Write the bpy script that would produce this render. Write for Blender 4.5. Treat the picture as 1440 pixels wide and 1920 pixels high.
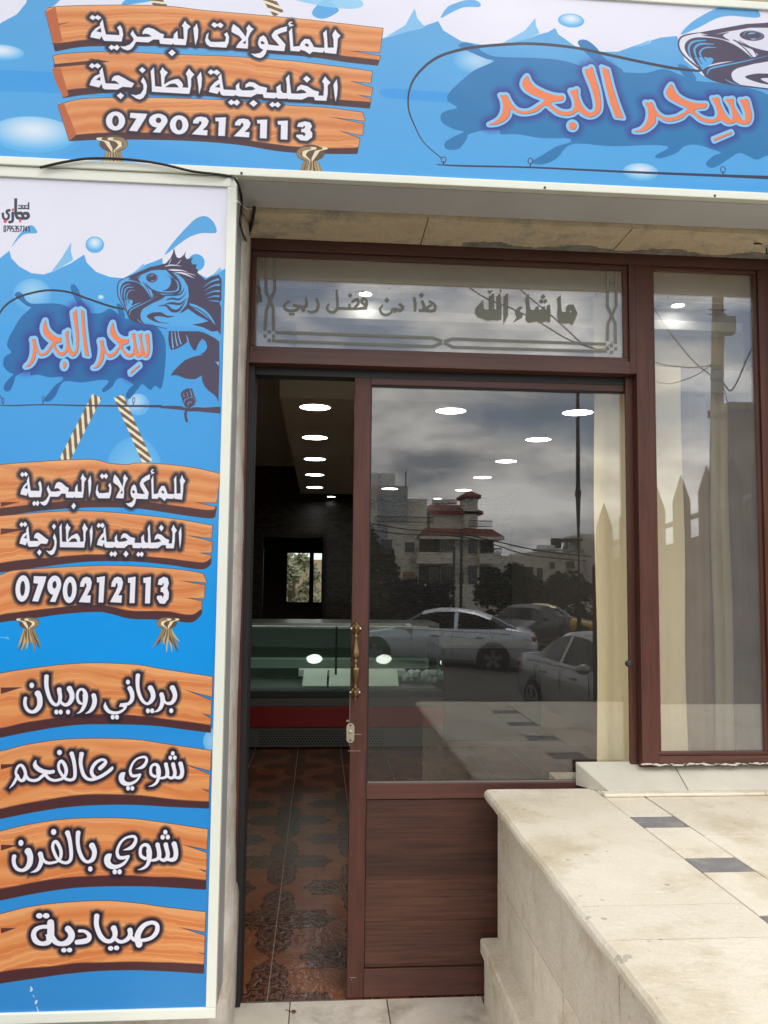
import bpy, bmesh, math, random
import numpy as np
from mathutils import Vector, Matrix
random.seed(7); np.random.seed(7)
PI = math.pi
scene = bpy.context.scene
for o in list(bpy.data.objects): bpy.data.objects.remove(o)

# ------------------------------------------------------------------ camera
F_PX, YAW, PITCH, ROLL, CAMY, CAMZ = 1551.7, 0.0769947, 0.0808903, 0.0104037, -3.0577, 1.5
_f = np.array([math.sin(YAW)*math.cos(PITCH), math.cos(YAW)*math.cos(PITCH), math.sin(PITCH)])
_r0 = np.array([math.cos(YAW), -math.sin(YAW), 0.0]); _u0 = np.cross(_r0, _f)
_r = _r0*math.cos(ROLL) + _u0*math.sin(ROLL); _u = np.cross(_r, _f)
cam_data = bpy.data.cameras.new('camera'); cam = bpy.data.objects.new('camera', cam_data)
scene.collection.objects.link(cam); scene.camera = cam
cam_data.sensor_fit = 'VERTICAL'; cam_data.sensor_height = 24.0; cam_data.lens = F_PX/1920*24.0
cam_data.clip_start = 0.05; cam_data.clip_end = 2000
M = Matrix.Identity(4)
for i in range(3):
    M[i][0] = _r[i]; M[i][1] = _u[i]; M[i][2] = -_f[i]
M[0][3], M[1][3], M[2][3] = 0.0, CAMY, CAMZ
cam.matrix_world = M

def P(x, y, Y):
    """a point measured on the photograph, taken to the vertical plane at depth Y"""
    d = _r*(x-720) - _u*(y-960) + _f*F_PX
    k = (Y-CAMY)/d[1]
    return Vector((d[0]*k, Y, CAMZ+d[2]*k))
def PZ(x, y, z):
    d = _r*(x-720) - _u*(y-960) + _f*F_PX
    k = (z-CAMZ)/d[2]
    return Vector((d[0]*k, CAMY+d[1]*k, z))
def MIR(x, y, D, Yg=0.02):
    """a thing seen reflected in the glass at Yg: its real place in the street, D metres in front of the glass"""
    p = P(x, y, Yg+D)
    return Vector((p.x, Yg-D, p.z))

# ------------------------------------------------------------------ world, sun, exposure
SUN_EL, SUN_AZ = math.radians(48), math.radians(20)     # azimuth measured from -Y (street side) towards +X
world = bpy.data.worlds.new('World'); scene.world = world; world.use_nodes = True
wn = world.node_tree.nodes; wl = world.node_tree.links
for n in list(wn): wn.remove(n)
def W(t, **k):
    n = wn.new(t)
    for a, b in k.items(): setattr(n, a, b)
    return n
out = W('ShaderNodeOutputWorld'); bg = W('ShaderNodeBackground'); bg.inputs['Strength'].default_value = 0.1
sky = W('ShaderNodeTexSky', sky_type='NISHITA', sun_disc=False)
sky.sun_elevation = SUN_EL; sky.sun_rotation = PI - SUN_AZ; sky.dust_density = 0.6
geo = W('ShaderNodeTexCoord')
mp = W('ShaderNodeMapping'); mp.inputs['Scale'].default_value = (1.0, 1.0, 2.6)
mp.inputs['Location'].default_value = (7.2, 2.1, 0.4)
n1 = W('ShaderNodeTexNoise'); n1.inputs['Scale'].default_value = 2.3; n1.inputs['Detail'].default_value = 9; n1.inputs['Roughness'].default_value = 0.55
n2 = W('ShaderNodeTexNoise'); n2.inputs['Scale'].default_value = 6.0; n2.inputs['Detail'].default_value = 8; n2.inputs['Roughness'].default_value = 0.56
wl.new(geo.outputs['Generated'], mp.inputs['Vector'])
wl.new(mp.outputs['Vector'], n1.inputs['Vector']); wl.new(mp.outputs['Vector'], n2.inputs['Vector'])
cover = W('ShaderNodeValToRGB')        # how much of the blue shows between the clouds
cover.color_ramp.elements[0].position = 0.41; cover.color_ramp.elements[0].color = (0, 0, 0, 1)
cover.color_ramp.elements[1].position = 0.50; cover.color_ramp.elements[1].color = (1, 1, 1, 1)
wl.new(n1.outputs['Fac'], cover.inputs['Fac'])
tone = W('ShaderNodeValToRGB')         # cloud greys
tone.color_ramp.elements[0].position = 0.36; tone.color_ramp.elements[0].color = (0.46, 0.49, 0.54, 1)
tone.color_ramp.elements[1].position = 0.62; tone.color_ramp.elements[1].color = (1.72, 1.67, 1.58, 1)
wl.new(n2.outputs['Fac'], tone.inputs['Fac'])
sc = W('ShaderNodeVectorMath', operation='SCALE'); sc.inputs['Scale'].default_value = 20.0
wl.new(tone.outputs['Color'], sc.inputs[0])
sb = W('ShaderNodeVectorMath', operation='SCALE'); sb.inputs['Scale'].default_value = 1.5; wl.new(sky.outputs['Color'], sb.inputs[0])
mixc = W('ShaderNodeMix', data_type='RGBA')
wl.new(cover.outputs['Color'], mixc.inputs['Factor']); wl.new(sb.outputs['Vector'], mixc.inputs['A']); wl.new(sc.outputs['Vector'], mixc.inputs['B'])
wl.new(mixc.outputs['Result'], bg.inputs['Color']); wl.new(bg.outputs['Background'], out.inputs['Surface'])

sl = bpy.data.lights.new('sun', 'SUN'); sl.energy = 0.95; sl.angle = math.radians(18); sl.color = (1.0, 0.955, 0.89)
sun = bpy.data.objects.new('sun', sl); scene.collection.objects.link(sun)
sd = Vector((math.sin(SUN_AZ)*math.cos(SUN_EL), -math.cos(SUN_AZ)*math.cos(SUN_EL), math.sin(SUN_EL)))
sun.rotation_euler = sd.to_track_quat('Z', 'Y').to_euler(); sun.location = (0, -20, 30)
scene.view_settings.view_transform = 'Standard'; scene.view_settings.look = 'None'
scene.view_settings.exposure = -0.12; scene.view_settings.gamma = 1.0; scene.view_settings.use_curve_mapping = False
scene.render.engine = 'CYCLES'
cy = scene.cycles; cy.max_bounces = 9; cy.transparent_max_bounces = 24; cy.sample_clamp_indirect = 6.0
cy.use_denoising = True; cy.caustics_reflective = False; cy.caustics_refractive = False; cy.blur_glossy = 0.5

# ------------------------------------------------------------------ object helpers
COL = scene.collection
def mesh_obj(name, verts, faces, mat, parent=None, smooth=False, mats=None, fmat=None):
    me = bpy.data.meshes.new(name); me.from_pydata([tuple(v) for v in verts], [], faces); me.validate(); me.update()
    for m in (mats or [mat]): me.materials.append(m)
    if fmat:
        for p, k in zip(me.polygons, fmat): p.material_index = k
    if smooth:
        for p in me.polygons: p.use_smooth = True
    o = bpy.data.objects.new(name, me); COL.objects.link(o)
    if parent is not None: o.parent = parent
    return o
def bm_obj(name, bm, mat, parent=None, smooth=False):
    me = bpy.data.meshes.new(name); bmesh.ops.recalc_face_normals(bm, faces=bm.faces); bm.to_mesh(me); bm.free()
    me.materials.append(mat)
    if smooth:
        for p in me.polygons: p.use_smooth = True
    o = bpy.data.objects.new(name, me); COL.objects.link(o)
    if parent is not None: o.parent = parent
    return o
def add_box(bm, x0, x1, y0, y1, z0, z1, bev=0.0):
    vs = [bm.verts.new(p) for p in ((x0,y0,z0),(x1,y0,z0),(x1,y1,z0),(x0,y1,z0),(x0,y0,z1),(x1,y0,z1),(x1,y1,z1),(x0,y1,z1))]
    fs = [bm.faces.new([vs[i] for i in f]) for f in ((0,3,2,1),(4,5,6,7),(0,1,5,4),(1,2,6,5),(2,3,7,6),(3,0,4,7))]
    if bev > 0:
        es = list({e for f in fs for e in f.edges})
        bmesh.ops.bevel(bm, geom=es, offset=bev, segments=2, profile=0.6, affect='EDGES')
def box(name, x0, x1, y0, y1, z0, z1, mat, parent=None, bev=0.0):
    bm = bmesh.new(); add_box(bm, min(x0,x1), max(x0,x1), min(y0,y1), max(y0,y1), min(z0,z1), max(z0,z1), bev)
    return bm_obj(name, bm, mat, parent)
def boxes(name, lst, mat, parent=None, bev=0.0):
    bm = bmesh.new()
    for b in lst: add_box(bm, *b, bev)
    return bm_obj(name, bm, mat, parent)
def smooth_path(pts, n=8):
    pts = [Vector(p) for p in pts]; out = []
    for i in range(len(pts)-1):
        a, b, c, d = pts[max(i-1,0)], pts[i], pts[i+1], pts[min(i+2,len(pts)-1)]
        for k in range(n):
            t = k/n
            out.append(0.5*((2*b)+(c-a)*t+(2*a-5*b+4*c-d)*t*t+(3*b-a-3*c+d)*t**3))
    out.append(pts[-1]); return out
def add_tube(bm, pts, rad, seg=8, cap=True):
    pts = [Vector(p) for p in pts]; rings = []
    up = Vector((0,0,1))
    for i, p in enumerate(pts):
        t = (pts[min(i+1,len(pts)-1)] - pts[max(i-1,0)]).normalized()
        a = t.cross(up)
        if a.length < 1e-3: a = t.cross(Vector((1,0,0)))
        a.normalize(); b = a.cross(t)
        r = rad[i] if isinstance(rad, (list, tuple)) else rad
        rings.append([bm.verts.new(p + (a*math.cos(2*PI*k/seg) + b*math.sin(2*PI*k/seg))*r) for k in range(seg)])
    for i in range(len(rings)-1):
        for k in range(seg): bm.faces.new((rings[i][k], rings[i][(k+1)%seg], rings[i+1][(k+1)%seg], rings[i+1][k]))
    if cap: bm.faces.new(rings[0][::-1]); bm.faces.new(rings[-1])
def tube(name, pts, rad, mat, parent=None, seg=8):
    bm = bmesh.new(); add_tube(bm, pts, rad, seg); return bm_obj(name, bm, mat, parent, True)
def add_lathe(bm, prof, origin, seg=20, axis='Z', flute=0):
    """prof: (radius, height) pairs"""
    o = Vector(origin); rings = []
    for j, (r, h) in enumerate(prof):
        ring = []
        for k in range(seg):
            a = 2*PI*k/seg; rr = r*(1+flute*math.cos(a*10)) if flute else r
            c, s = rr*math.cos(a), rr*math.sin(a)
            p = (c, s, h) if axis == 'Z' else ((c, h, s) if axis == 'Y' else (h, c, s))
            ring.append(bm.verts.new(o+Vector(p)))
        rings.append(ring)
    for i in range(len(rings)-1):
        for k in range(seg): bm.faces.new((rings[i][k], rings[i][(k+1)%seg], rings[i+1][(k+1)%seg], rings[i+1][k]))
    bm.faces.new(rings[0][::-1]); bm.faces.new(rings[-1])
def lathe(name, prof, origin, mat, parent=None, seg=20, axis='Z', flute=0, smooth=True):
    bm = bmesh.new(); add_lathe(bm, prof, origin, seg, axis, flute); return bm_obj(name, bm, mat, parent, smooth)
def empty(name, loc, rz=0.0):
    o = bpy.data.objects.new(name, None); COL.objects.link(o); o.location = loc; o.rotation_euler = (0,0,rz); o.empty_display_size = 0.1
    return o
def rebase(root):
    """the parts were modelled in world places: keep them there under an Empty at the thing's base"""
    bpy.context.view_layer.update()
    inv = Matrix.Translation(root.location).inverted()
    for c in root.children:
        if c.get('_done'): continue
        c.matrix_parent_inverse = inv; c['_done'] = 1
def thing(name, label, cat, loc=(0,0,0), group=None, rz=0.0):
    o = empty(name, loc, rz); o['label'] = label; o['category'] = cat
    if group: o['group'] = group
    return o
def tag(o, label, cat, group=None):
    o['label'] = label; o['category'] = cat
    if group: o['group'] = group
    return o
def struct(o): o['kind'] = 'structure'; return o
def stuff(o): o['kind'] = 'stuff'; return o

# ------------------------------------------------------------------ material helper
def mat(name, base=(0.5,0.5,0.5), rough=0.6, metal=0.0, spec=0.5, var=0.0, vscale=6.0, bump=0.0, bscale=40.0,
        col2=None, stretch=(1,1,1), detail=6, coat=0.0, coords='Object', thr=None, dirt=None, dscale=2.0, per=0.0, grain=0.0, gscale=180.0, pits=0.0):
    m = bpy.data.materials.new(name); m.use_nodes = True; nt = m.node_tree; N = nt.nodes; L = nt.links
    b = N['Principled BSDF']; b.inputs['Roughness'].default_value = rough; b.inputs['Metallic'].default_value = metal
    b.inputs['Specular IOR Level'].default_value = spec; b.inputs['Coat Weight'].default_value = coat
    b.inputs['Base Color'].default_value = (*base, 1)
    tc = N.new('ShaderNodeTexCoord'); mpn = N.new('ShaderNodeMapping'); mpn.inputs['Scale'].default_value = stretch
    g = N.new('ShaderNodeNewGeometry')
    L.new(g.outputs['Position'] if coords == 'World' else tc.outputs[coords], mpn.inputs['Vector'])
    last = None
    if col2 is not None or var > 0:
        nz = N.new('ShaderNodeTexNoise'); nz.inputs['Scale'].default_value = vscale; nz.inputs['Detail'].default_value = detail
        nz.inputs['Roughness'].default_value = 0.62
        L.new(mpn.outputs['Vector'], nz.inputs['Vector'])
        rp = N.new('ShaderNodeValToRGB'); t = thr or (0.32, 0.68)
        rp.color_ramp.elements[0].position = t[0]; rp.color_ramp.elements[1].position = t[1]
        c2 = col2 if col2 is not None else tuple(c*(1-var) for c in base)
        rp.color_ramp.elements[0].color = (*c2, 1); rp.color_ramp.elements[1].color = (*[min(1, c*(1+(var if col2 is None else 0)*0.5)) for c in base], 1)
        L.new(nz.outputs['Fac'], rp.inputs['Fac']); last = rp.outputs['Color']
    if dirt is not None:
        nd = N.new('ShaderNodeTexNoise'); nd.inputs['Scale'].default_value = dscale; nd.inputs['Detail'].default_value = 9; nd.inputs['Roughness'].default_value = 0.7
        L.new(mpn.outputs['Vector'], nd.inputs['Vector'])
        rd = N.new('ShaderNodeValToRGB'); rd.color_ramp.elements[0].position = 0.50; rd.color_ramp.elements[1].position = 0.72
        rd.color_ramp.elements[0].color = (0,0,0,1); rd.color_ramp.elements[1].color = (1,1,1,1)
        L.new(nd.outputs['Fac'], rd.inputs['Fac'])
        mx = N.new('ShaderNodeMix'); mx.data_type = 'RGBA'
        L.new(rd.outputs['Color'], mx.inputs['Factor'])
        if last is not None: L.new(last, mx.inputs['A'])
        else: mx.inputs['A'].default_value = (*base, 1)
        mx.inputs['B'].default_value = (*dirt, 1); last = mx.outputs['Result']
    if grain > 0:
        ng = N.new('ShaderNodeTexNoise'); ng.inputs['Scale'].default_value = gscale; ng.inputs['Detail'].default_value = 4; ng.inputs['Roughness'].default_value = 0.8
        L.new(mpn.outputs['Vector'], ng.inputs['Vector'])
        mg = N.new('ShaderNodeMapRange'); mg.inputs['From Min'].default_value = 0.3; mg.inputs['From Max'].default_value = 0.7; mg.inputs['To Min'].default_value = 1-grain; mg.inputs['To Max'].default_value = 1+grain*0.5
        L.new(ng.outputs['Fac'], mg.inputs['Value']); sg = N.new('ShaderNodeVectorMath'); sg.operation = 'SCALE'
        if last is not None: L.new(last, sg.inputs[0])
        else: sg.inputs[0].default_value = base
        L.new(mg.outputs['Result'], sg.inputs['Scale']); last = sg.outputs['Vector']
    if pits > 0:
        npt = N.new('ShaderNodeTexVoronoi'); npt.inputs['Scale'].default_value = 30; npt.inputs['Randomness'].default_value = 1; L.new(mpn.outputs['Vector'], npt.inputs['Vector'])
        nq = N.new('ShaderNodeTexNoise'); nq.inputs['Scale'].default_value = 5; nq.inputs['Detail'].default_value = 5; L.new(mpn.outputs['Vector'], nq.inputs['Vector'])
        q1_ = N.new('ShaderNodeMath'); q1_.operation = 'LESS_THAN'; L.new(npt.outputs['Distance'], q1_.inputs[0])
        q0_ = N.new('ShaderNodeMapRange'); q0_.inputs['From Min'].default_value = .52; q0_.inputs['From Max'].default_value = .8; q0_.inputs['To Min'].default_value = 0; q0_.inputs['To Max'].default_value = .42; L.new(nq.outputs['Fac'], q0_.inputs['Value']); L.new(q0_.outputs['Result'], q1_.inputs[1])
        q2_ = N.new('ShaderNodeMath'); q2_.operation = 'MULTIPLY'; q2_.inputs[1].default_value = pits; L.new(q1_.outputs[0], q2_.inputs[0])
        q3_ = N.new('ShaderNodeMix'); q3_.data_type = 'RGBA'; L.new(q2_.outputs[0], q3_.inputs['Factor']); L.new(last, q3_.inputs['A']); q3_.inputs['B'].default_value = (*[c*.45 for c in base], 1); last = q3_.outputs['Result']
    if per > 0:
        oi = N.new('ShaderNodeObjectInfo'); mr = N.new('ShaderNodeMapRange'); mr.inputs['To Min'].default_value = 1-per; mr.inputs['To Max'].default_value = 1+per*0.6
        L.new(oi.outputs['Random'], mr.inputs['Value'])
        vm = N.new('ShaderNodeVectorMath'); vm.operation = 'SCALE'
        if last is not None: L.new(last, vm.inputs[0])
        else: vm.inputs[0].default_value = base
        L.new(mr.outputs['Result'], vm.inputs['Scale']); last = vm.outputs['Vector']
    if last is not None: L.new(last, b.inputs['Base Color'])
    if bump > 0:
        nb = N.new('ShaderNodeTexNoise'); nb.inputs['Scale'].default_value = bscale; nb.inputs['Detail'].default_value = 6
        L.new(mpn.outputs['Vector'], nb.inputs['Vector'])
        bp = N.new('ShaderNodeBump'); bp.inputs['Strength'].default_value = bump; bp.inputs['Distance'].default_value = 0.01
        L.new(nb.outputs['Fac'], bp.inputs['Height']); L.new(bp.outputs['Normal'], b.inputs['Normal'])
    return m
def srgb(r, g, b): return tuple(((c/255)/12.92 if c/255 <= 0.04045 else ((c/255+0.055)/1.055)**2.4) for c in (r,g,b))
def glass_mat(name, ior=1.9, tint=(0.93,0.96,0.94), veil=0.0, veil_col=(0.75,0.75,0.72), streaks=False):
    m = bpy.data.materials.new(name); m.use_nodes = True; N = m.node_tree.nodes; L = m.node_tree.links
    N.remove(N['Principled BSDF']); o = N['Material Output']
    tr = N.new('ShaderNodeBsdfTransparent'); tr.inputs['Color'].default_value = (*tint, 1)
    gl = N.new('ShaderNodeBsdfGlossy'); gl.inputs['Roughness'].default_value = 0.0; gl.inputs['Color'].default_value = (0.97,0.98,1,1)
    ge = N.new('ShaderNodeNewGeometry'); dt = N.new('ShaderNodeVectorMath'); dt.operation = 'DOT_PRODUCT'
    L.new(ge.outputs['Incoming'], dt.inputs[0]); L.new(ge.outputs['Normal'], dt.inputs[1])
    ab = N.new('ShaderNodeMath'); ab.operation = 'ABSOLUTE'; L.new(dt.outputs['Value'], ab.inputs[0])
    su = N.new('ShaderNodeMath'); su.operation = 'SUBTRACT'; su.inputs[0].default_value = 1.0; L.new(ab.outputs[0], su.inputs[1])
    pw = N.new('ShaderNodeMath'); pw.operation = 'POWER'; L.new(su.outputs[0], pw.inputs[0]); pw.inputs[1].default_value = 5.0
    f0 = ((ior-1)/(ior+1))**2
    fr = N.new('ShaderNodeMath'); fr.operation = 'MULTIPLY_ADD'; L.new(pw.outputs[0], fr.inputs[0]); fr.inputs[1].default_value = 1-f0; fr.inputs[2].default_value = f0
    mx = N.new('ShaderNodeMixShader'); L.new(fr.outputs[0], mx.inputs['Fac']); L.new(tr.outputs[0], mx.inputs[1]); L.new(gl.outputs[0], mx.inputs[2])
    last = mx.outputs[0]
    if veil > 0:                                            # pale uneven veil brightens the pane, standing in for stronger sky reflection
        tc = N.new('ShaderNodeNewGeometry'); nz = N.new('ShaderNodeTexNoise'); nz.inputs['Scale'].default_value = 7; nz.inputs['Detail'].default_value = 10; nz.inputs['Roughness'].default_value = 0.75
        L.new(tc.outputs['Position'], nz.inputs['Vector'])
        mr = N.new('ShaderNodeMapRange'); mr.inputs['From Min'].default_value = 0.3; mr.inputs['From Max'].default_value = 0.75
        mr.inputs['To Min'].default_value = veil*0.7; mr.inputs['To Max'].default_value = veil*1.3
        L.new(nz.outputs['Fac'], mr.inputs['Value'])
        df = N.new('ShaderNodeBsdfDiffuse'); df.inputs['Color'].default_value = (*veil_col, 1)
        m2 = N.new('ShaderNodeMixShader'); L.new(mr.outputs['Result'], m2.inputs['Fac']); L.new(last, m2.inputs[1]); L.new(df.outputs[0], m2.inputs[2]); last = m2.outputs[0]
    L.new(last, o.inputs['Surface']); return m

# ------------------------------------------------------------------ the printed artwork of the signs
# shapes are drawn in measured coordinates, then filled into the print of each sign (flat print only)
TOPY, LEFTY = -0.472, -0.464
def wpts(pts, fr):
    """measured points (x, y[, w]) of a detail frame (x0, y0, scale, planeY) -> metres on the sign"""
    x0, y0, s, Y = fr; o = []
    for p in pts:
        q = P(x0+p[0]*s, y0+p[1]*s, Y)
        o.append((q.x, q.z) + ((p[2]*s*(Y-CAMY)/F_PX,) if len(p) > 2 else ()))
    return np.array(o)
def spl(pts, n=5, closed=False):
    p = np.array(pts, float); m = len(p); o = []
    for i in range(m if closed else m-1):
        if closed: a, b, c, d = p[(i-1)%m], p[i], p[(i+1)%m], p[(i+2)%m]
        else: a, b, c, d = p[max(i-1,0)], p[i], p[i+1], p[min(i+2,m-1)]
        for k in range(n):
            t = k/n; o.append(0.5*((2*b)+(c-a)*t+(2*a-5*b+4*c-d)*t*t+(3*b-a-3*c+d)*t**3))
    if not closed: o.append(p[-1])
    return np.array(o)
class Canvas:
    def __init__(s, x0, x1, z0, z1, res, ch=3):
        s.x0, s.z0, s.res = x0, z0, res; s.w = int((x1-x0)*res); s.h = int((z1-z0)*res)
        s.img = np.zeros((s.h, s.w, ch), np.float32)
    def grid(s, lo, hi, pad):
        i0 = max(0, int((lo[0]-pad-s.x0)*s.res)); i1 = min(s.w, int((hi[0]+pad-s.x0)*s.res)+2)
        j0 = max(0, int((lo[1]-pad-s.z0)*s.res)); j1 = min(s.h, int((hi[1]+pad-s.z0)*s.res)+2)
        if i1 <= i0 or j1 <= j0: return None
        X, Z = np.meshgrid(s.x0+(np.arange(i0,i1)+.5)/s.res, s.z0+(np.arange(j0,j1)+.5)/s.res)
        return (slice(j0,j1), slice(i0,i1)), X.astype(np.float32), Z.astype(np.float32)
    def blend(s, sl, a, col):
        a = np.clip(a, 0, 1)[..., None]; s.img[sl] = s.img[sl]*(1-a) + (col if isinstance(col, np.ndarray) and col.ndim == 3 else np.array(col, np.float32))*a
def d_poly(X, Z, p):
    d = np.full(X.shape, 1e9, np.float32); ins = np.zeros(X.shape, bool); n = len(p)
    for i in range(n):
        ax, az = p[i][:2]; bx, bz = p[(i+1)%n][:2]; ex, ez = bx-ax, bz-az; L2 = ex*ex+ez*ez+1e-16
        t = np.clip(((X-ax)*ex+(Z-az)*ez)/L2, 0, 1); dx = X-ax-t*ex; dz = Z-az-t*ez
        np.minimum(d, dx*dx+dz*dz, out=d)
        if az != bz: ins ^= ((az > Z) != (bz > Z)) & (X < (bx-ax)*(Z-az)/(bz-az)+ax)
    d = np.sqrt(d); return np.where(ins, -d, d)
def d_stroke(X, Z, p, flat=True):
    D = np.full(X.shape, 1e9, np.float32); n = len(p)
    for i in range(n-1):
        ax, az, aw = p[i]; bx, bz, bw = p[i+1]; ex, ez = bx-ax, bz-az; L = math.hypot(ex, ez)+1e-9
        t0 = ((X-ax)*ex+(Z-az)*ez)/(L*L); t = np.clip(t0, 0, 1)
        d = np.hypot(X-ax-t*ex, Z-az-t*ez) - (aw+(bw-aw)*t)*0.5
        if flat:
            pr = np.abs((X-ax)*ez-(Z-az)*ex)/L - (aw+(bw-aw)*t)*0.5
            if i == 0: d = np.where(t0 < 0, np.maximum(pr, -t0*L), d)
            if i == n-2: d = np.where(t0 > 1, np.maximum(pr, (t0-1)*L), d)
        np.minimum(D, d, out=D)
    return D
def prep(group, fr, aff=None):
    """group: list of ('p'|'q'|'s'|'r'|'e'|'h'|'g', pts): polygon, smooth polygon, flat stroke, round stroke, ellipse, hole, smooth hole"""
    o = []
    for k, pts in group:
        if k == 'e':
            x, y, rx, ry = pts; pts = [(x+rx*math.cos(a), y+ry*math.sin(a)) for a in np.linspace(0, 2*PI, 20, endpoint=False)]; k = 'p'
        w = wpts(pts, fr)
        if aff is not None:
            w[:,0] = w[:,0]*aff[0]+aff[1]; w[:,1] = w[:,1]*aff[2]+aff[3]
            if w.shape[1] > 2: w[:,2] *= (abs(aff[0])+abs(aff[2]))/2
        if k in 'qg': w = spl(w, 5, True)
        if k in 'sr': w = spl(w, 5); w[:,2] = np.maximum(w[:,2], 0)
        o.append((k, w))
    return o
def sdf(cv, shapes, pad):
    al = np.concatenate([w[:,:2] for k, w in shapes]); lo, hi = al.min(0), al.max(0)
    pad = pad + max([w[:,2].max()/2 for k, w in shapes if w.shape[1] > 2] + [0])
    g = cv.grid(lo, hi, pad)
    if g is None: return None
    sl, X, Z = g; D = np.full(X.shape, 1e9, np.float32)
    for k, w in shapes:
        m = pad; b0, b1 = w[:,:2].min(0)-m, w[:,:2].max(0)+m
        i0, i1 = np.searchsorted(X[0], [b0[0], b1[0]]); j0, j1 = np.searchsorted(Z[:,0], [b0[1], b1[1]])
        if i1 <= i0 or j1 <= j0: continue
        xs, zs = X[j0:j1,i0:i1], Z[j0:j1,i0:i1]; v = D[j0:j1,i0:i1]
        if k in 'hg': np.maximum(v, -d_poly(xs, zs, w), out=v)
        elif k in 'pq': np.minimum(v, d_poly(xs, zs, w), out=v)
        else: np.minimum(v, d_stroke(xs, zs, w, k == 's'), out=v)
    return sl, X, Z, D
def cov(D, res): return np.clip(0.5-D*res, 0, 1)
C = lambda r, g, b: np.array([r, g, b], np.float32)/255
def fill(cv, shapes, col, alpha=1.0, soft=0.0):
    r = sdf(cv, shapes, 0.004+soft)
    if r is None: return
    sl, X, Z, D = r
    cv.blend(sl, (cov(D, cv.res) if soft == 0 else np.clip(0.5-D/soft, 0, 1))*alpha, col(X, Z) if callable(col) else col)
def ell(cv, x, z, rx, rz, col, a=1.0, col2=None, hx=0, hz=0):
    g = cv.grid((x-rx, z-rz), (x+rx, z+rz), 0.003)
    if g is None: return
    sl, X, Z = g; d = np.hypot((X-x)/rx, (Z-z)/rz); al = np.clip((1-d)*min(rx, rz)*cv.res+.5, 0, 1)*a
    if col2 is None: cv.blend(sl, al, col)
    else:
        t = np.clip(np.hypot((X-x-hx*rx)/rx, (Z-z-hz*rz)/rz)/1.1, 0, 1)[..., None]**1.5
        cv.blend(sl, al, (np.array(col2)*(1-t)+np.array(col)*t).astype(np.float32))
def bubble(cv, px, py, rx, ry, Y, strong=1.0):
    c = P(px, py, Y); k = (Y-CAMY)/F_PX
    ell(cv, c.x, c.z, rx*k, ry*k, C(88,168,222), 0.9*strong)
    ell(cv, c.x, c.z+0.06*ry*k, rx*k*0.86, ry*k*0.84, C(105,182,232), 0.95*strong, C(236,242,252), 0.0, 0.25)
def text_white(cv, shapes, fillc=C(238,237,247)):
    r = sdf(cv, shapes, 0.03)
    if r is None: return
    sl, X, Z, D = r
    cv.blend(sl, np.clip(1-(D-0.006)/0.011, 0, 1)**1.3*0.95, C(38,34,48))
    cv.blend(sl, cov(D, cv.res), fillc)
def text_logo(cv, shapes):
    r = sdf(cv, shapes, 0.06)
    if r is None: return
    sl, X, Z, D = r
    cv.blend(sl, np.clip(1-(D-0.006)/0.034, 0, 1)**1.5*0.93, C(52,48,128))
    cv.blend(sl, cov(D-0.0095, cv.res), C(140,200,238))
    Ds = np.full_like(D, 1.0); k = max(1, int(0.0018*cv.res)); Ds[:-k, k:] = D[k:, :-k]    # thin shade to the lower right of each letter
    cv.blend(sl, cov(Ds, cv.res)*0.9, C(60,60,92))
    cv.blend(sl, cov(D, cv.res), C(232,134,92))

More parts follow.
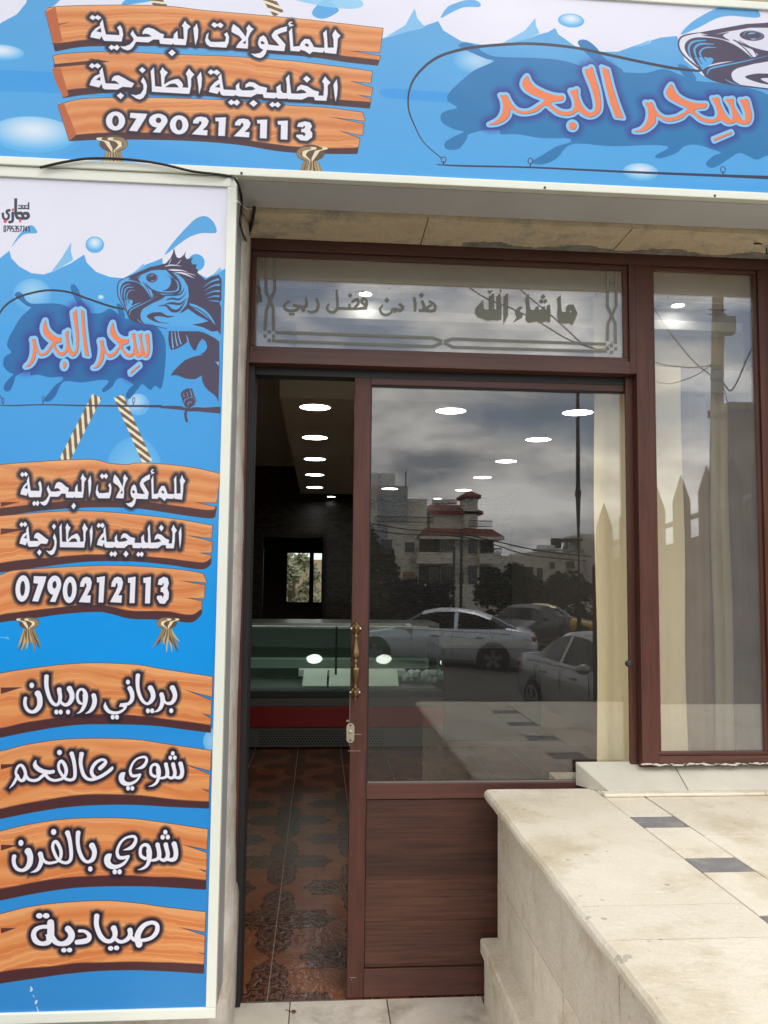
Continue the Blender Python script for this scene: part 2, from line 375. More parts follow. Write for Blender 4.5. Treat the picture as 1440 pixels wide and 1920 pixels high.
def fbm(X, Z, f, seed):
    rs = np.random.RandomState(seed); o = np.zeros_like(X); a = 1.0
    for k in range(6):
        u, v, ph = rs.uniform(-1,1), rs.uniform(-1,1), rs.uniform(0, 6.28)
        o += a*np.sin(f*(X*u*1.3+Z*v)*2.0**(k*0.6)+ph + 1.7*np.sin(f*0.6*(X*v-Z*u)*1.6**k+ph*2)); a *= 0.72
    return o/2.4
def plank(cv, top, bot, fr, cracks, seed, aff=None, left_face=None, right=None):
    """top/bottom outlines (left to right); cracks: dark triangles; left_face: the paler end grain"""
    T = spl(wpts(top, fr), 6); B = spl(wpts(bot, fr), 6)
    if aff is not None:
        for w in (T, B): w[:,0] = w[:,0]*aff[0]+aff[1]; w[:,1] = w[:,1]*aff[2]+aff[3]
    R = wpts(right, fr) if right else np.zeros((0,2))
    if aff is not None and right: R[:,0] = R[:,0]*aff[0]+aff[1]; R[:,1] = R[:,1]*aff[2]+aff[3]
    body = np.concatenate([T, R, B[::-1]])
    r = sdf(cv, [('p', body)], 0.006)
    if r is None: return
    sl, X, Z, D = r
    cv.blend(sl, cov(D-0.0016, cv.res), C(78,58,58))
    zt = np.interp(X, T[:,0], T[:,1]); zb = np.interp(X, B[:,0], B[:,1]); v = np.clip((Z-zb)/(zt-zb+1e-6), -0.1, 1.1)
    ph = v*7.5 + 1.0*fbm(X*1.0, v*0.35, 4.0, seed) + 0.35*fbm(X*2.2, v*0.5, 9, seed+5)
    band = 0.5+0.5*np.sin(ph*2.6); fine = 0.5+0.5*np.sin(ph*8.5+2*fbm(X, v*.3, 6, seed+9))
    col = C(206,130,82)[None,None]*(1-band[...,None]) + C(221,157,105)[None,None]*band[...,None]
    lt = np.clip((fine-0.86)/0.14, 0, 1)*np.clip(fbm(X*1.4, v, 5, seed+2)+0.35, 0, 1); col = col*(1-0.6*lt[...,None]) + C(243,190,138)*0.6*lt[...,None]
    dk = np.clip((0.10-fine)/0.10, 0, 1)*np.clip(fbm(X*1.2, v, 4, seed+3)+0.1, 0, 1); col = col*(1-0.4*dk[...,None]) + C(176,96,62)*0.4*dk[...,None]
    hi = np.clip((v-0.80)/0.2, 0, 1)[...,None]; col = col*(1-0.45*hi) + C(240,186,138)*0.45*hi
    edge = np.clip((0.155+0.03*fbm(X, v*0, 7, seed+4) - v)*40, 0, 1)[...,None]
    col = col*(1-edge) + C(78,48,50)*edge
    cv.blend(sl, cov(D, cv.res), col.astype(np.float32))
    for c in cracks:
        w = wpts(c, fr)
        if aff is not None: w[:,0] = w[:,0]*aff[0]+aff[1]; w[:,1] = w[:,1]*aff[2]+aff[3]
        fill(cv, [('p', w)], C(92,54,50))
    if left_face:
        w = wpts(left_face, fr)
        if aff is not None: w[:,0] = w[:,0]*aff[0]+aff[1]; w[:,1] = w[:,1]*aff[2]+aff[3]
        fill(cv, [('p', w)], C(184,104,68))
def rope(cv, a, b, w, Y, n):
    A, B = P(a[0], a[1], Y), P(b[0], b[1], Y); A, B = np.array([A.x, A.z]), np.array([B.x, B.z]); k = (Y-CAMY)/F_PX; w = w*k
    g = cv.grid(np.minimum(A,B), np.maximum(A,B), w)
    if g is None: return
    sl, X, Z = g; e = B-A; L = np.hypot(*e); e = e/L; t = (X-A[0])*e[0]+(Z-A[1])*e[1]; s = (X-A[0])*e[1]-(Z-A[1])*e[0]
    u = t/L*n + s/w*0.9 + 0.25*np.sin(s/w*3.1); ph = u-np.floor(u)
    col = np.where((ph < 0.5)[...,None], C(112,92,76), C(240,228,198)).astype(np.float32)
    col *= np.clip(1.05-0.5*(np.abs(ph-0.5)<0.04), 0.6, 1)[...,None]
    cv.blend(sl, cov(np.abs(s)-w/2, cv.res)*cov(np.maximum(-t, t-L), cv.res), col)
def knot(cv, px, py, s, Y, flip=1):
    rs = random.Random(px)
    fr = (px, py, s, Y)
    for i in range(16):
        dx = (i-7.5)*2.6; L = rs.uniform(34, 62); c = [C(150,128,100), C(196,178,140), C(88,74,62)][i%3]
        fill(cv, prep([('r', [(flip*dx*0.5, 8, 6), (flip*(dx*1.0), 8+L*0.5, 6), (flip*(dx*1.7+rs.uniform(-6,6)), 8+L, 2)])], fr), c)
    fill(cv, prep([('e', (0, -5, 27, 16))], fr), C(98,80,66))
    for a, c in ((-12, C(236,222,190)), (-2, C(100,84,70)), (9, C(240,228,198)), (19, C(150,128,100))):
        fill(cv, prep([('r', [(flip*(a-18), -14, 5), (flip*(a-4), -12, 8), (flip*(a+3), -2, 7), (flip*(a*.2), 9, 4)])], fr), c)

# ---- letter shapes
A1, A2, B1, B2 = (150,10,.173611,TOPY), (370,25,.194444,TOPY), (150,105,.173611,TOPY), (370,115,.194444,TOPY)
G_A1 = [('p',[(95,118),(125,87),(160,107),(183,88),(228,118),(195,146),(160,126),(133,146)]),
 ('p',[(238,133),(255,220),(275,300),(420,308),(418,265),(395,225),(428,198),(450,235),(462,300),(445,378),(255,370),(240,350),(226,318),(210,352),(103,330),(120,280),(160,235),(210,205),(207,185)]),
 ('h',[(170,265),(218,228),(225,278)]),
 ('p',[(302,442),(330,412),(370,430),(395,410),(425,440),(395,476),(360,452),(335,472)]),
 ('p',[(566,252),(580,285),(612,325),(690,328),(740,326),(770,320),(735,298),(700,292),(668,300),(672,270),(700,235),(738,225),(790,240),(860,285),(905,300),(895,340),(1005,345),(1010,300),(1048,260),(1055,345),(1118,352),(1115,280),(1112,225),(1095,208),(1132,150),(1148,180),(1192,215),(1160,250),(1155,330),(1140,418),(1012,412),(1000,398),(990,412),(860,402),(852,358),(790,355),(735,388),(600,380),(575,430),(548,460),(510,475),(460,458),(425,428),(480,430),(530,410),(568,372),(575,350),(538,295)]),
 ('p',[(950,500),(990,463),(1030,500),(990,538)]),
 ('p',[(1258,180),(1275,250),(1270,340),(1242,422),(1232,340),(1220,235)])]
G_A2 = [('p',[(108,170),(100,230),(125,262),(180,265),(265,262),(275,220),(255,190),(285,168),(305,215),(300,270),(278,320),(120,312),(85,285),(72,250),(85,195)]),
 ('p',[(130,98),(158,72),(190,92),(220,75),(252,103),(225,132),(192,110),(165,128)]),
 ('p',[(345,90),(400,130),(440,180),(465,215),(478,160),(470,130),(497,95),(515,120),(543,138),(525,160),(512,175),(500,200),(488,230),(490,280),(485,330),(370,322),(385,290),(430,240),(400,205),(350,180),(326,165),(328,130)]),
 ('h',[(435,275),(465,250),(465,285)]),
 ('p',[(585,260),(600,220),(635,200),(660,220),(675,255),(685,290),(755,300),(790,300),(760,265),(720,222),(715,195),(745,155),(800,130),(865,112),(862,162),(800,180),(770,195),(785,215),(820,255),(850,290),(838,355),(670,342),(655,385),(630,412),(598,422),(550,405),(515,378),(560,380),(605,370),(635,342),(600,320),(585,290)]),
 ('h',[(608,265),(625,255),(648,275),(640,287),(615,284)]),
 ('p',[(872,95),(885,70),(912,65),(915,78),(895,82),(900,92),(925,98),(928,105),(880,120),(888,103)]),
 ('p',[(912,125),(918,200),(925,310),(985,305),(1000,270),(1035,235),(1080,238),(1110,285),(1125,315),(1165,320),(1225,322),(1222,240),(1212,180),(1247,145),(1252,220),(1258,320),(1315,320),(1312,240),(1300,195),(1330,143),(1350,175),(1382,203),(1355,235),(1352,300),(1340,382),(1230,370),(1222,352),(1210,370),(1110,360),(1085,385),(1040,355),(995,340),(985,358),(897,352),(892,280),(882,165)]),
 ('h',[(1033,290),(1055,278),(1078,300),(1060,314)])]
G_B1 = [('p',[(90,95),(120,62),(152,82),(183,63),(222,93),(190,124),(155,102),(125,122)]),
 ('p',[(236,108),(250,180),(270,282),(350,285),(420,290),(385,262),(360,252),(336,260),(342,225),(370,200),(410,195),(470,225),(530,260),(582,285),(555,328),(455,320),(400,350),(262,348),(240,335),(226,290),(200,328),(95,302),(115,250),(150,205),(208,180),(203,155)]),
 ('h',[(168,243),(212,210),(215,253)]), ('p',[(390,415),(433,382),(472,415),(435,455)]),
 ('p',[(678,215),(705,260),(720,310),(710,390),(680,440),(640,458),(600,445),(540,400),(600,412),(650,395),(680,350),(680,300),(652,262)]),
 ('p',[(632,138),(668,106),(705,140),(670,175)]),
 ('p',[(795,108),(800,200),(808,315),(878,320),(872,240),(870,190),(858,160),(888,108),(910,140),(945,165),(912,215),(905,295),(960,260),(1020,240),(1060,235),(1095,270),(1110,300),(1105,328),(1165,330),(1160,250),(1155,210),(1138,180),(1175,122),(1195,150),(1232,188),(1198,230),(1198,310),(1178,398),(772,375),(770,280),(758,150)]),
 ('h',[(915,325),(970,290),(1020,285),(1050,305),(1062,328)]),
 ('p',[(1303,155),(1315,230),(1308,320),(1283,405),(1275,310),(1262,215)])]
G_B2 = [('p',[(98,95),(128,66),(155,85),(185,68),(220,98),(190,125),(155,103),(127,120)]),
 ('p',[(228,105),(238,180),(252,262),(330,265),(372,268),(368,225),(402,190),(405,250),(430,270),(520,270),(560,258),(530,235),(500,232),(458,245),(465,212),(500,188),(545,195),(600,228),(672,245),(665,290),(765,295),(760,240),(802,210),(805,270),(825,295),(862,297),(862,220),(852,155),(885,115),(892,200),(905,300),(980,302),(1055,295),(1030,272),(1000,262),(955,278),(965,240),(1000,215),(1060,230),(1120,268),(1175,285),(1165,320),(1215,322),(1222,240),(1218,205),(1202,185),(1232,135),(1255,165),(1286,195),(1258,225),(1258,300),(1245,372),(1132,366),(1125,335),(1070,332),(1010,360),(875,355),(862,345),(855,352),(775,350),(762,335),(750,348),(640,342),(630,308),(575,305),(515,335),(400,328),(362,315),(350,325),(245,320),(225,310),(212,272),(192,305),(108,285),(125,235),(165,192),(205,165),(200,140)]),
 ('h',[(170,238),(212,205),(215,245)]),
 ('p',[(293,385),(325,357),(352,377),(382,358),(412,388),(380,418),(350,398),(322,413)]), ('p',[(500,395),(540,362),(580,395),(542,430)]),
 ('p',[(692,408),(722,380),(748,398),(776,380),(806,408),(778,438),(748,418),(720,434)]), ('p',[(1018,160),(1053,128),(1092,162),(1058,197)]),
 ('p',[(1345,160),(1355,240),(1348,320),(1333,382),(1322,310),(1312,215)])]
DG = (190,195,.284722,TOPY)
def two(dx, dy): return ('p',[(x+dx,y+dy) for x,y in ((600,120),(604,100),(625,80),(655,75),(690,82),(706,105),(695,135),(665,164),(698,165),(695,200),(592,192),(640,145),(658,122),(655,107),(645,105),(636,122))])
G_DG = [('e',(90,104,64,63)),('h',[(90+22*math.cos(a),104+36*math.sin(a)) for a in np.linspace(0,2*PI,14,endpoint=False)]),
 ('p',[(188,50),(300,57),(288,85),(232,173),(178,168),(228,88),(185,83)]),
 ('e',(372,102,62,46)),('p',[(425,125),(385,182),(335,178),(385,125)]),('h',[(374+18*math.cos(a),100+18*math.sin(a)) for a in np.linspace(0,2*PI,14,endpoint=False)]),
 ('e',(510,130,62,63)),('h',[(510+22*math.cos(a),130+36*math.sin(a)) for a in np.linspace(0,2*PI,14,endpoint=False)]),
 two(0,0), ('p',[(748,83),(820,80),(812,204),(768,202),(772,108),(750,106)]), two(277,13),
 ('p',[(1024,98),(1092,95),(1088,220),(1043,218),(1046,122),(1026,121)]), ('p',[(1160,105),(1228,102),(1225,228),(1180,226),(1182,130),(1162,128)]),
 ('p',[(1288,142),(1298,118),(1340,107),(1375,115),(1388,140),(1375,164),(1390,185),(1388,213),(1355,236),(1310,232),(1282,207),(1285,195),(1325,195),(1335,206),(1346,192),(1335,180),(1315,178),(1317,158),(1335,155),(1343,143),(1335,135),(1328,147)])]
L1, L2 = (900,100,.194444,TOPY), (1160,130,.194444,TOPY)
G_L1 = [('q',[(195,395),(228,393),(262,395),(290,450),(340,515),(400,545),(470,545),(540,510),(625,440),(540,405),(450,355),(412,305),(415,260),(440,222),(462,208),(485,260),(530,310),(600,350),(690,385),(760,398),(805,402),(798,445),(740,452),(685,470),(720,510),(780,545),(850,555),(900,535),(915,490),(905,430),(872,355),(905,346),(945,335),(950,400),(970,460),(1000,510),(1040,550),(1080,560),(1115,530),(1112,450),(1080,330),(1015,160),(1050,140),(1085,122),(1110,200),(1150,330),(1170,450),(1165,540),(1120,590),(1060,605),(1000,585),(950,548),(900,580),(830,592),(750,572),(690,530),(632,490),(560,545),(470,572),(380,570),(300,530),(285,590),(240,640),(170,672),(88,678),(160,640),(205,590),(225,520),(215,440)]),
 ('e',(897,690,37,37)), ('p',[(1178,120),(1243,145),(1280,300),(1330,460),(1390,615),(1312,605),(1260,470),(1215,300)])]
G_L2 = [('q',[(258,312),(295,310),(330,310),(355,370),(400,425),(460,455),(540,450),(600,425),(670,370),(590,325),(500,275),(465,230),(475,180),(515,133),(540,180),(580,240),(650,285),(740,312),(800,318),(855,320),(845,360),(785,370),(735,385),(770,425),(830,460),(900,472),(945,460),(960,410),(940,340),(905,270),(935,265),(970,262),(990,330),(1030,410),(1080,470),(1105,470),(1095,380),(1065,320),(1038,278),(1075,274),(1112,272),(1120,340),(1160,410),(1195,470),(1225,480),(1228,420),(1200,340),(1175,285),(1212,280),(1252,278),(1280,370),(1292,440),(1275,500),(1235,522),(1180,515),(1142,498),(1090,515),(1040,510),(992,480),(940,500),(870,505),(790,480),(690,408),(620,460),(530,490),(450,485),(370,440),(360,500),(310,555),(240,590),(155,590),(220,565),(270,510),(290,440),(285,370)]),
 ('p',[(920,660),(1095,590),(1102,608),(930,682)])]
H1a, H1b, H2a, H2b = (30,1250,.111111,LEFTY), (180,1250,.111111,LEFTY), (10,1400,.145833,LEFTY), (210,1400,.104167,LEFTY)
H3a, H3b, H4 = (10,1545,.125,LEFTY), (180+8*.11806,1545+13*.11806,.11806,LEFTY), (45,1700,.184028,LEFTY)
G_H1a = [('s',[(150,530,56),(138,600,54),(150,680,54),(195,745,54),(262,770,54),(330,742,70),(385,665,82),(392,570,86),(378,500,90),(352,452,98)]), ('e',(255,320,40,48)),
 ('s',[(505,150,70),(502,300,68),(520,420,64),(560,540,60),(610,620,56),(660,650,50),(700,635,52),(730,580,58),(735,500,64),(725,440,68),(718,385,74)]),
 ('s',[(735,590,40),(790,640,50),(840,650,56),(890,620,68),(930,550,78),(935,480,80),(915,420,82),(888,368,88)]),
 ('e',(672,772,36,42)),('e',(744,772,36,42)),('e',(868,772,36,42)),
 ('r',[(1125,640,26),(1060,610,48),(1028,540,46),(1030,450,46),(1062,398,44),(1110,388,44),(1145,420,58),(1165,490,76),(1160,570,78),(1150,640,66),(1115,720,56),(1070,770,34),(1010,800,4)]), ('p',[(1110,475),(1140,478),(1150,640),(1120,640),(1118,520)]),
 ('s',[(1298,480,72),(1318,560,74),(1310,640,74),(1280,710,66),(1230,765,44),(1155,800,4)])]
G_H1b = [('s',[(150,600,4),(148,680,58),(200,755,58),(280,785,52),(370,780,46),(440,745,42),(488,700,34),(500,665,30)]), ('s',[(555,362,76),(590,430,74),(605,510,68),(590,580,62),(540,630,52),(480,645,46)]), ('p',[(400,625),(500,615),(510,680),(470,715),(445,688),(378,682)]),
 ('e',(530,265,35,42)),('e',(273,858,35,42)),('e',(345,858,35,42)),
 ('s',[(700,140,72),(692,260,64),(700,380,60),(725,480,58),(770,570,54),(820,620,46),(870,630,46),(920,590,66),(955,520,76),(950,450,78),(930,400,80),(905,358,84)]), ('e',(868,752,35,42)),('e',(940,752,35,42)),
 ('s',[(1095,465,72),(1115,540,76),(1110,620,70),(1080,700,60),(1030,750,40),(960,778,4)]), ('s',[(1130,560,40),(1170,615,40),(1220,628,52),(1275,610,64),(1315,550,72),(1325,480,74),(1305,410,80),(1278,355,84)]), ('e',(1262,750,35,42))]
G_H2a = [('s',[(40,545,4),(90,490,30),(130,420,36),(150,370,32)]), ('r',[(150,400,40),(125,340,30),(150,268,34),(190,243,34),(225,278,40),(250,350,38),(235,420,46),(200,445,36),(165,420,36),(150,380,30)]),
 ('s',[(255,380,40),(290,425,36),(350,442,36),(410,430,38),(460,390,40),(510,355,44)]), ('s',[(385,178,10),(372,240,50),(410,290,56),(480,325,54),(560,335,48),(612,325,44)]),
 ('s',[(505,362,40),(550,415,36),(620,440,34),(690,430,34),(735,410,34),(765,370,40),(775,310,44),(755,240,44),(720,195,40),(690,205,36),(675,250,34),(685,310,34),(720,370,36),(760,415,36),(820,435,36),(870,420,40),(888,370,42),(885,280,44),(870,180,46),(840,82,54)]), ('e',(688,80,32,35)),
 ('s',[(975,85,56),(960,200,46),(975,300,44),(1005,380,44),(1060,425,38),(1130,425,40),(1220,390,42),(1300,340,42),(1360,290,40),(1370,262,6)]), ('s',[(1205,290,50),(1250,250,50),(1282,210,40),(1270,180,32),(1225,175,34),(1160,210,40),(1115,270,42),(1100,330,44),(1120,380,44),(1160,408,40)])]
G_H2b = [('s',[(232,475,4),(175,520,90),(160,590,92),(190,650,86),(250,680,72),(330,675,56),(420,630,46),(480,560,36),(500,510,30)]), ('s',[(508,512,44),(420,535,52),(350,530,54),(320,470,48),(325,400,44),(370,300,40),(440,230,36),(520,200,40),(590,200,44),(615,250,48),(590,320,56),(530,380,56),(410,415,4)]),
 ('e',(280,760,36,42)),('e',(357,760,36,42)),
 ('r',[(765,550,50),(700,510,50),(685,440,48),(700,370,46),(750,330,48),(805,345,56),(830,420,70),(830,500,80),(825,580,60),(790,660,50),(720,710,34),(640,730,4)]), ('p',[(780,410),(810,400),(830,560),(780,560),(788,480)]),
 ('s',[(850,580,30),(900,575,44),(950,560,50),(985,520,66),(985,440,64),(970,370,64),(960,322,68)]), ('s',[(985,540,40),(1050,575,50),(1105,550,60),(1125,480,62),(1105,390,64),(1090,318,70)]), ('s',[(1110,560,40),(1190,570,60),(1240,540,70),(1255,460,70),(1240,370,74),(1222,310,78)]),
 ('e',(1085,130,35,40)),('e',(1042,210,35,40)),('e',(1124,208,35,40))]
G_H3a = [('s',[(122,490,62),(112,560,54),(125,630,52),(165,685,50),(235,708,46),(300,680,60),(350,610,78),(362,520,82),(350,460,86),(325,415,96)]), ('e',(222,295,39,46)), ('s',[(510,450,70),(530,530,66),(520,600,64),(490,670,56),(440,715,40),(360,742,4)]),
 ('s',[(545,520,30),(580,575,44),(640,598,40),(710,590,38),(770,570,36),(815,520,44),(825,430,48),(800,350,50),(755,280,52),(715,290,44),(700,350,44),(715,420,44),(755,510,44),(800,560,42),(860,590,40),(920,590,46),(965,550,50),(978,470,52),(970,350,54),(950,230,58),(918,130,72)]), ('e',(714,130,40,46)),
 ('s',[(1085,125,66),(1075,250,56),(1085,360,54),(1110,450,54),(1150,530,52),(1200,575,44),(1250,575,48),(1300,540,62),(1325,470,66),(1322,400,70),(1285,325,84)]), ('e',(1264,687,35,40))]
G_H4 = [('r',[(240,215,38),(170,218,36),(110,245,44),(88,300,48),(112,360,50),(170,388,40),(235,375,50),(265,330,60)]), ('s',[(262,165,64),(265,230,66),(265,300,66),(285,350,50)]), ('p',[(205,295),(250,290),(250,385),(218,350),(215,310)]),
 ('s',[(270,320,60),(320,375,48),(380,390,44),(440,370,60),(475,320,64),(468,270,60),(435,232,58)]), ('e',(148,103,34,28)),('e',(218,103,34,28)),('e',(398,455,28,24)),('e',(456,453,28,24)),
 ('s',[(548,258,30),(610,262,30),(655,300,40),(650,345,48),(600,365,50),(520,374,44)]),
 ('s',[(735,95,50),(730,180,46),(745,250,46),(780,320,46),(830,360,40),(880,360,40),(915,320,46),(920,270,50),(905,225,56)]), ('s',[(915,330,30),(960,365,34),(1010,365,34),(1060,330,44),(1078,290,46),(1072,245,50)]),
 ('s',[(1080,310,30),(1120,350,36),(1200,355,34),(1290,330,36),(1345,270,44),(1350,200,40),(1300,172,36),(1220,200,44),(1165,270,56),(1150,340,60),(1170,405,62)]), ('e',(876,436,28,24)),('e',(936,432,28,24))]
CR = (0,360,.055556,LEFTY)
G_CR = [('s',[(500,180,95),(495,720,95)]), ('r',[(500,700,90),(560,840,100),(700,860,100),(850,860,100),(925,800,105),(900,700,110),(800,692,105)]), ('s',[(570,690,105),(690,690,105),(760,820,90)]), ('s',[(395,650,90),(400,850,90),(380,960,90),(280,990,100)]),
 ('r',[(280,590,95),(210,610,95),(205,680,80),(265,740,75),(245,860,80),(160,900,80),(80,830,80),(65,700,80)]), ('s',[(935,320,50),(935,560,50)]), ('s',[(580,430,36),(930,430,36)]), ('s',[(580,525,50),(950,525,50)]), ('s',[(690,430,50),(720,525,50)]), ('s',[(800,430,40),(810,525,40)])]
DIG = {'0':[[(0,0),(1,0),(1,1),(0,1),(0,0)]],'1':[[(.35,.2),(.75,0),(.75,1)]],'3':[[(0,0),(1,0),(1,1),(0,1)],[(.3,.48),(1,.48)]],'4':[[(.8,1),(.8,0),(0,.68),(1,.68)]],
 '5':[[(1,0),(.05,0),(0,.45),(1,.45),(1,1),(0,1)]],'7':[[(0,0),(1,0),(.35,1)]],'9':[[(1,.5),(0,.5),(0,0),(1,0),(1,.6),(.5,1)]]}
for i, ch in enumerate('0795357741'):
    for st in DIG[ch]: G_CR.append(('s',[(105+i*90+x*50, 1125+i*2+y*170, 34) for x, y in st]))
# the fish
FH, FT = (200,450,.159722,LEFTY), (300,620,.09375,LEFTY)
DARK = C(70,62,86); BELLY = C(92,170,226)
FISH = [
 (FH, BELLY, [('q',[(235,430),(480,330),(700,290),(900,430),(960,600),(940,740),(1150,830),(1330,1000),(1320,1190),(1150,1060),(900,1010),(600,1000),(300,950),(235,850),(150,720),(118,560),(150,470)])]),
 (FH, DARK, [('p',[(705,345),(600,342),(520,350),(400,400),(300,450),(230,430),(330,385),(500,310),(600,290),(690,265),(740,210),(770,150),(785,85),(800,150),(815,190),(840,205),(870,195),(905,160),(925,125),(913,180),(935,215),(975,208),(1010,190),(985,240),(1000,275),(1055,280),(1040,320),(1070,345),(1060,375),(1155,460),(1230,420),(1310,400),(1345,450),(1340,760),(1335,1110),(1300,1060),(1230,1070),(1130,1020),(1000,985),(1100,970),(1190,945),(1050,870),(950,800),(880,845),(850,850),(930,760),(960,650),(950,540),(900,450),(840,400)])]),
 (FH, BELLY, [('q',[(965,738),(1040,755),(1150,815),(1220,890),(1272,985),(1200,925),(1100,850),(1000,780)])]),
 (FH, DARK, [('s',[(965,765,6),(1060,800,12),(1160,870,12),(1250,975,4)]), ('s',[(975,800,6),(1060,850,10),(1150,920,4)])]),
 (FH, C(232,232,244), [('s',[(720,285,4),(738,245,8),(755,208,3)]), ('s',[(815,285,4),(845,255,8),(866,225,3)]), ('s',[(680,300,6),(740,288,14),(800,288,10),(872,300,3)]), ('s',[(720,340,6),(790,345,22),(880,350,12),(950,370,3)]), ('s',[(790,375,4),(880,380,20),(960,410,14),(1025,442,3)]), ('s',[(905,375,3),(980,390,8),(1045,412,3)])]),
 (FH, DARK, [('q',[(235,850),(262,790),(330,745),(430,715),(510,690),(480,620),(430,550),(360,495),(280,478),(210,485),(165,530),(150,600),(165,680),(205,760)])]),
 (FH, BELLY, [('s',[(212,790,6),(180,690,12),(172,600,14),(200,530,14),(270,508,6)]), ('s',[(232,770,6),(205,670,12),(205,600,14),(240,550,14),(310,548,5)]), ('s',[(262,750,8),(232,670,14),(238,620,12),(270,585,10),(322,582,4)]), ('e',(283,715,18,22)), ('s',[(250,800,10),(275,750,22),(296,735,8)]), ('p',[(200,700),(262,690),(290,760),(236,838)])]),
 (FH, DARK, [('s',[(210,780,8),(185,690,10),(180,620,8)]), ('s',[(236,770,6),(215,690,9),(212,630,6)]), ('s',[(262,742,5),(243,690,8),(238,650,5)])]),
 (FH, DARK, [('r',[(232,430,6),(150,470,12),(120,540,12),(126,640,12),(170,740,12),(235,845,14),(255,905,10),(310,950,10),(420,982,12),(560,1005,10),(700,1035,6)]),
   ('q',[(235,850),(262,800),(330,760),(430,712),(520,670),(600,640),(680,655),(620,690),(560,720),(480,765),(420,805),(392,860),(400,930),(440,985),(380,978),(330,960),(275,930),(245,890)])]),
 (FH, BELLY, [('s',[(258,880,6),(275,820,12),(330,785,12),(450,728,8),(600,645,6)]), ('s',[(355,920,4),(380,950,8),(430,985,3)])]),
 (FH, DARK, [('e',(525,435,68,56)), ('q',[(250,455),(300,445),(350,430),(400,410),(365,450),(400,500),(340,478)]), ('s',[(420,490,8),(500,560,16),(600,605,16),(740,618,18),(830,600,22),(858,560,16),(845,500,8)]),
   ('q',[(675,395),(745,440),(742,520),(700,570),(650,588),(760,592),(820,570),(825,510),(780,440),(700,350),(760,370),(830,440),(870,520),(865,590),(800,635),(700,640),(800,620),(845,560),(820,470)]),
   ('s',[(590,635,12),(700,642,16),(850,630,20),(905,560,6)]), ('s',[(690,700,6),(760,680,24),(840,690,22),(900,650,9),(930,600,4)]), ('s',[(680,745,6),(760,735,28),(860,742,24),(930,680,5)]), ('s',[(600,770,6),(690,762,22),(760,820,38),(830,822,32),(880,770,18),(915,720,6)]),
   ('p',[(505,560),(560,600),(640,628),(590,650),(515,692),(548,640)]), ('s',[(430,500,4),(480,580,8),(520,680,8)]), ('s',[(450,495,4),(515,570,7),(540,650,6)]), ('s',[(440,760,4),(520,735,8),(660,680,3)]),
   ('q',[(465,890),(520,850),(580,842),(640,845),(700,880),(790,885),(720,905),(660,895),(600,888),(550,900),(580,935),(640,960),(740,970),(640,970),(540,945)])]),
 (FH, C(140,195,235), [('r',[(505,420,5),(520,410,9),(545,405,5)]), ('s',[(515,470,4),(530,472,9),(548,468,4)]), ('r',[(480,440,3),(490,400,3),(530,385,3),(570,400,3),(580,440,3),(550,475,3)])]),
 (FH, BELLY, [('s',[(1130,545,4),(1220,482,14),(1315,450,26)]), ('s',[(1150,582,4),(1240,532,14),(1325,516,26)]), ('s',[(1155,635,4),(1240,598,14),(1325,590,24)]), ('s',[(1170,675,4),(1250,652,14),(1318,652,22)]), ('s',[(1195,705,3),(1260,708,12),(1310,712,14)]), ('q',[(1320,730),(1345,700),(1345,780)])]),
 (FT, DARK, [('p',[(165,0),(760,0),(870,28),(980,80),(1080,130),(1180,210),(1180,760),(1175,900),(1160,1430),(1130,1340),(1080,1280),(960,1190),(880,1100),(840,1000),(822,885),(750,935),(690,962),(600,965),(500,950),(380,900),(300,878),(208,895),(240,830),(290,770),(400,660),(480,590),(560,550),(700,500),(800,480),(880,474),(795,462),(880,420),(930,340),(935,290),(900,200),(835,150),(780,220),(740,290),(715,370),(690,392),(660,380),(590,260),(560,200),(545,150),(540,215),(470,270),(390,320),(320,355),(210,378),(175,290),(155,170)])]),
 (FT, C(130,188,232), [('s',[(225,10,12),(238,200,22),(255,345,26)]), ('s',[(290,10,12),(310,170,22),(345,300,26)]), ('s',[(350,0,12),(375,140,20),(415,265,24)]), ('p',[(510,65),(530,90),(575,215),(545,205)]), ('p',[(1085,590),(1130,620),(1165,600),(1170,700)])]),
]
REEL = [(FT, DARK, [('s',[(0,1522,46),(160,1525,60),(400,1540,76),(450,1555,60),(620,1575,70),(700,1565,84),(1200,1582,140)]), ('p',[(402,1250),(450,1190),(540,1145),(632,1150),(680,1300),(722,1390),(690,1470),(600,1530),(500,1520),(455,1450)]), ('r',[(600,1470,36),(560,1560,44),(500,1650,50),(525,1800,52)])]),
 (FT, C(140,182,216), [('s',[(455,1240,8),(480,1320,12)]), ('s',[(525,1215,8),(550,1295,12)]), ('s',[(590,1170,12),(635,1310,16)]), ('r',[(470,1460,8),(480,1390,12),(560,1335,10),(650,1330,8),(705,1390,8),(690,1450,6)]), ('r',[(560,1490,10),(555,1440,12),(600,1415,12),(625,1440,8)]), ('s',[(700,1500,6),(850,1525,10),(1100,1515,4)])])]
SP = (720,0,.5,TOPY)
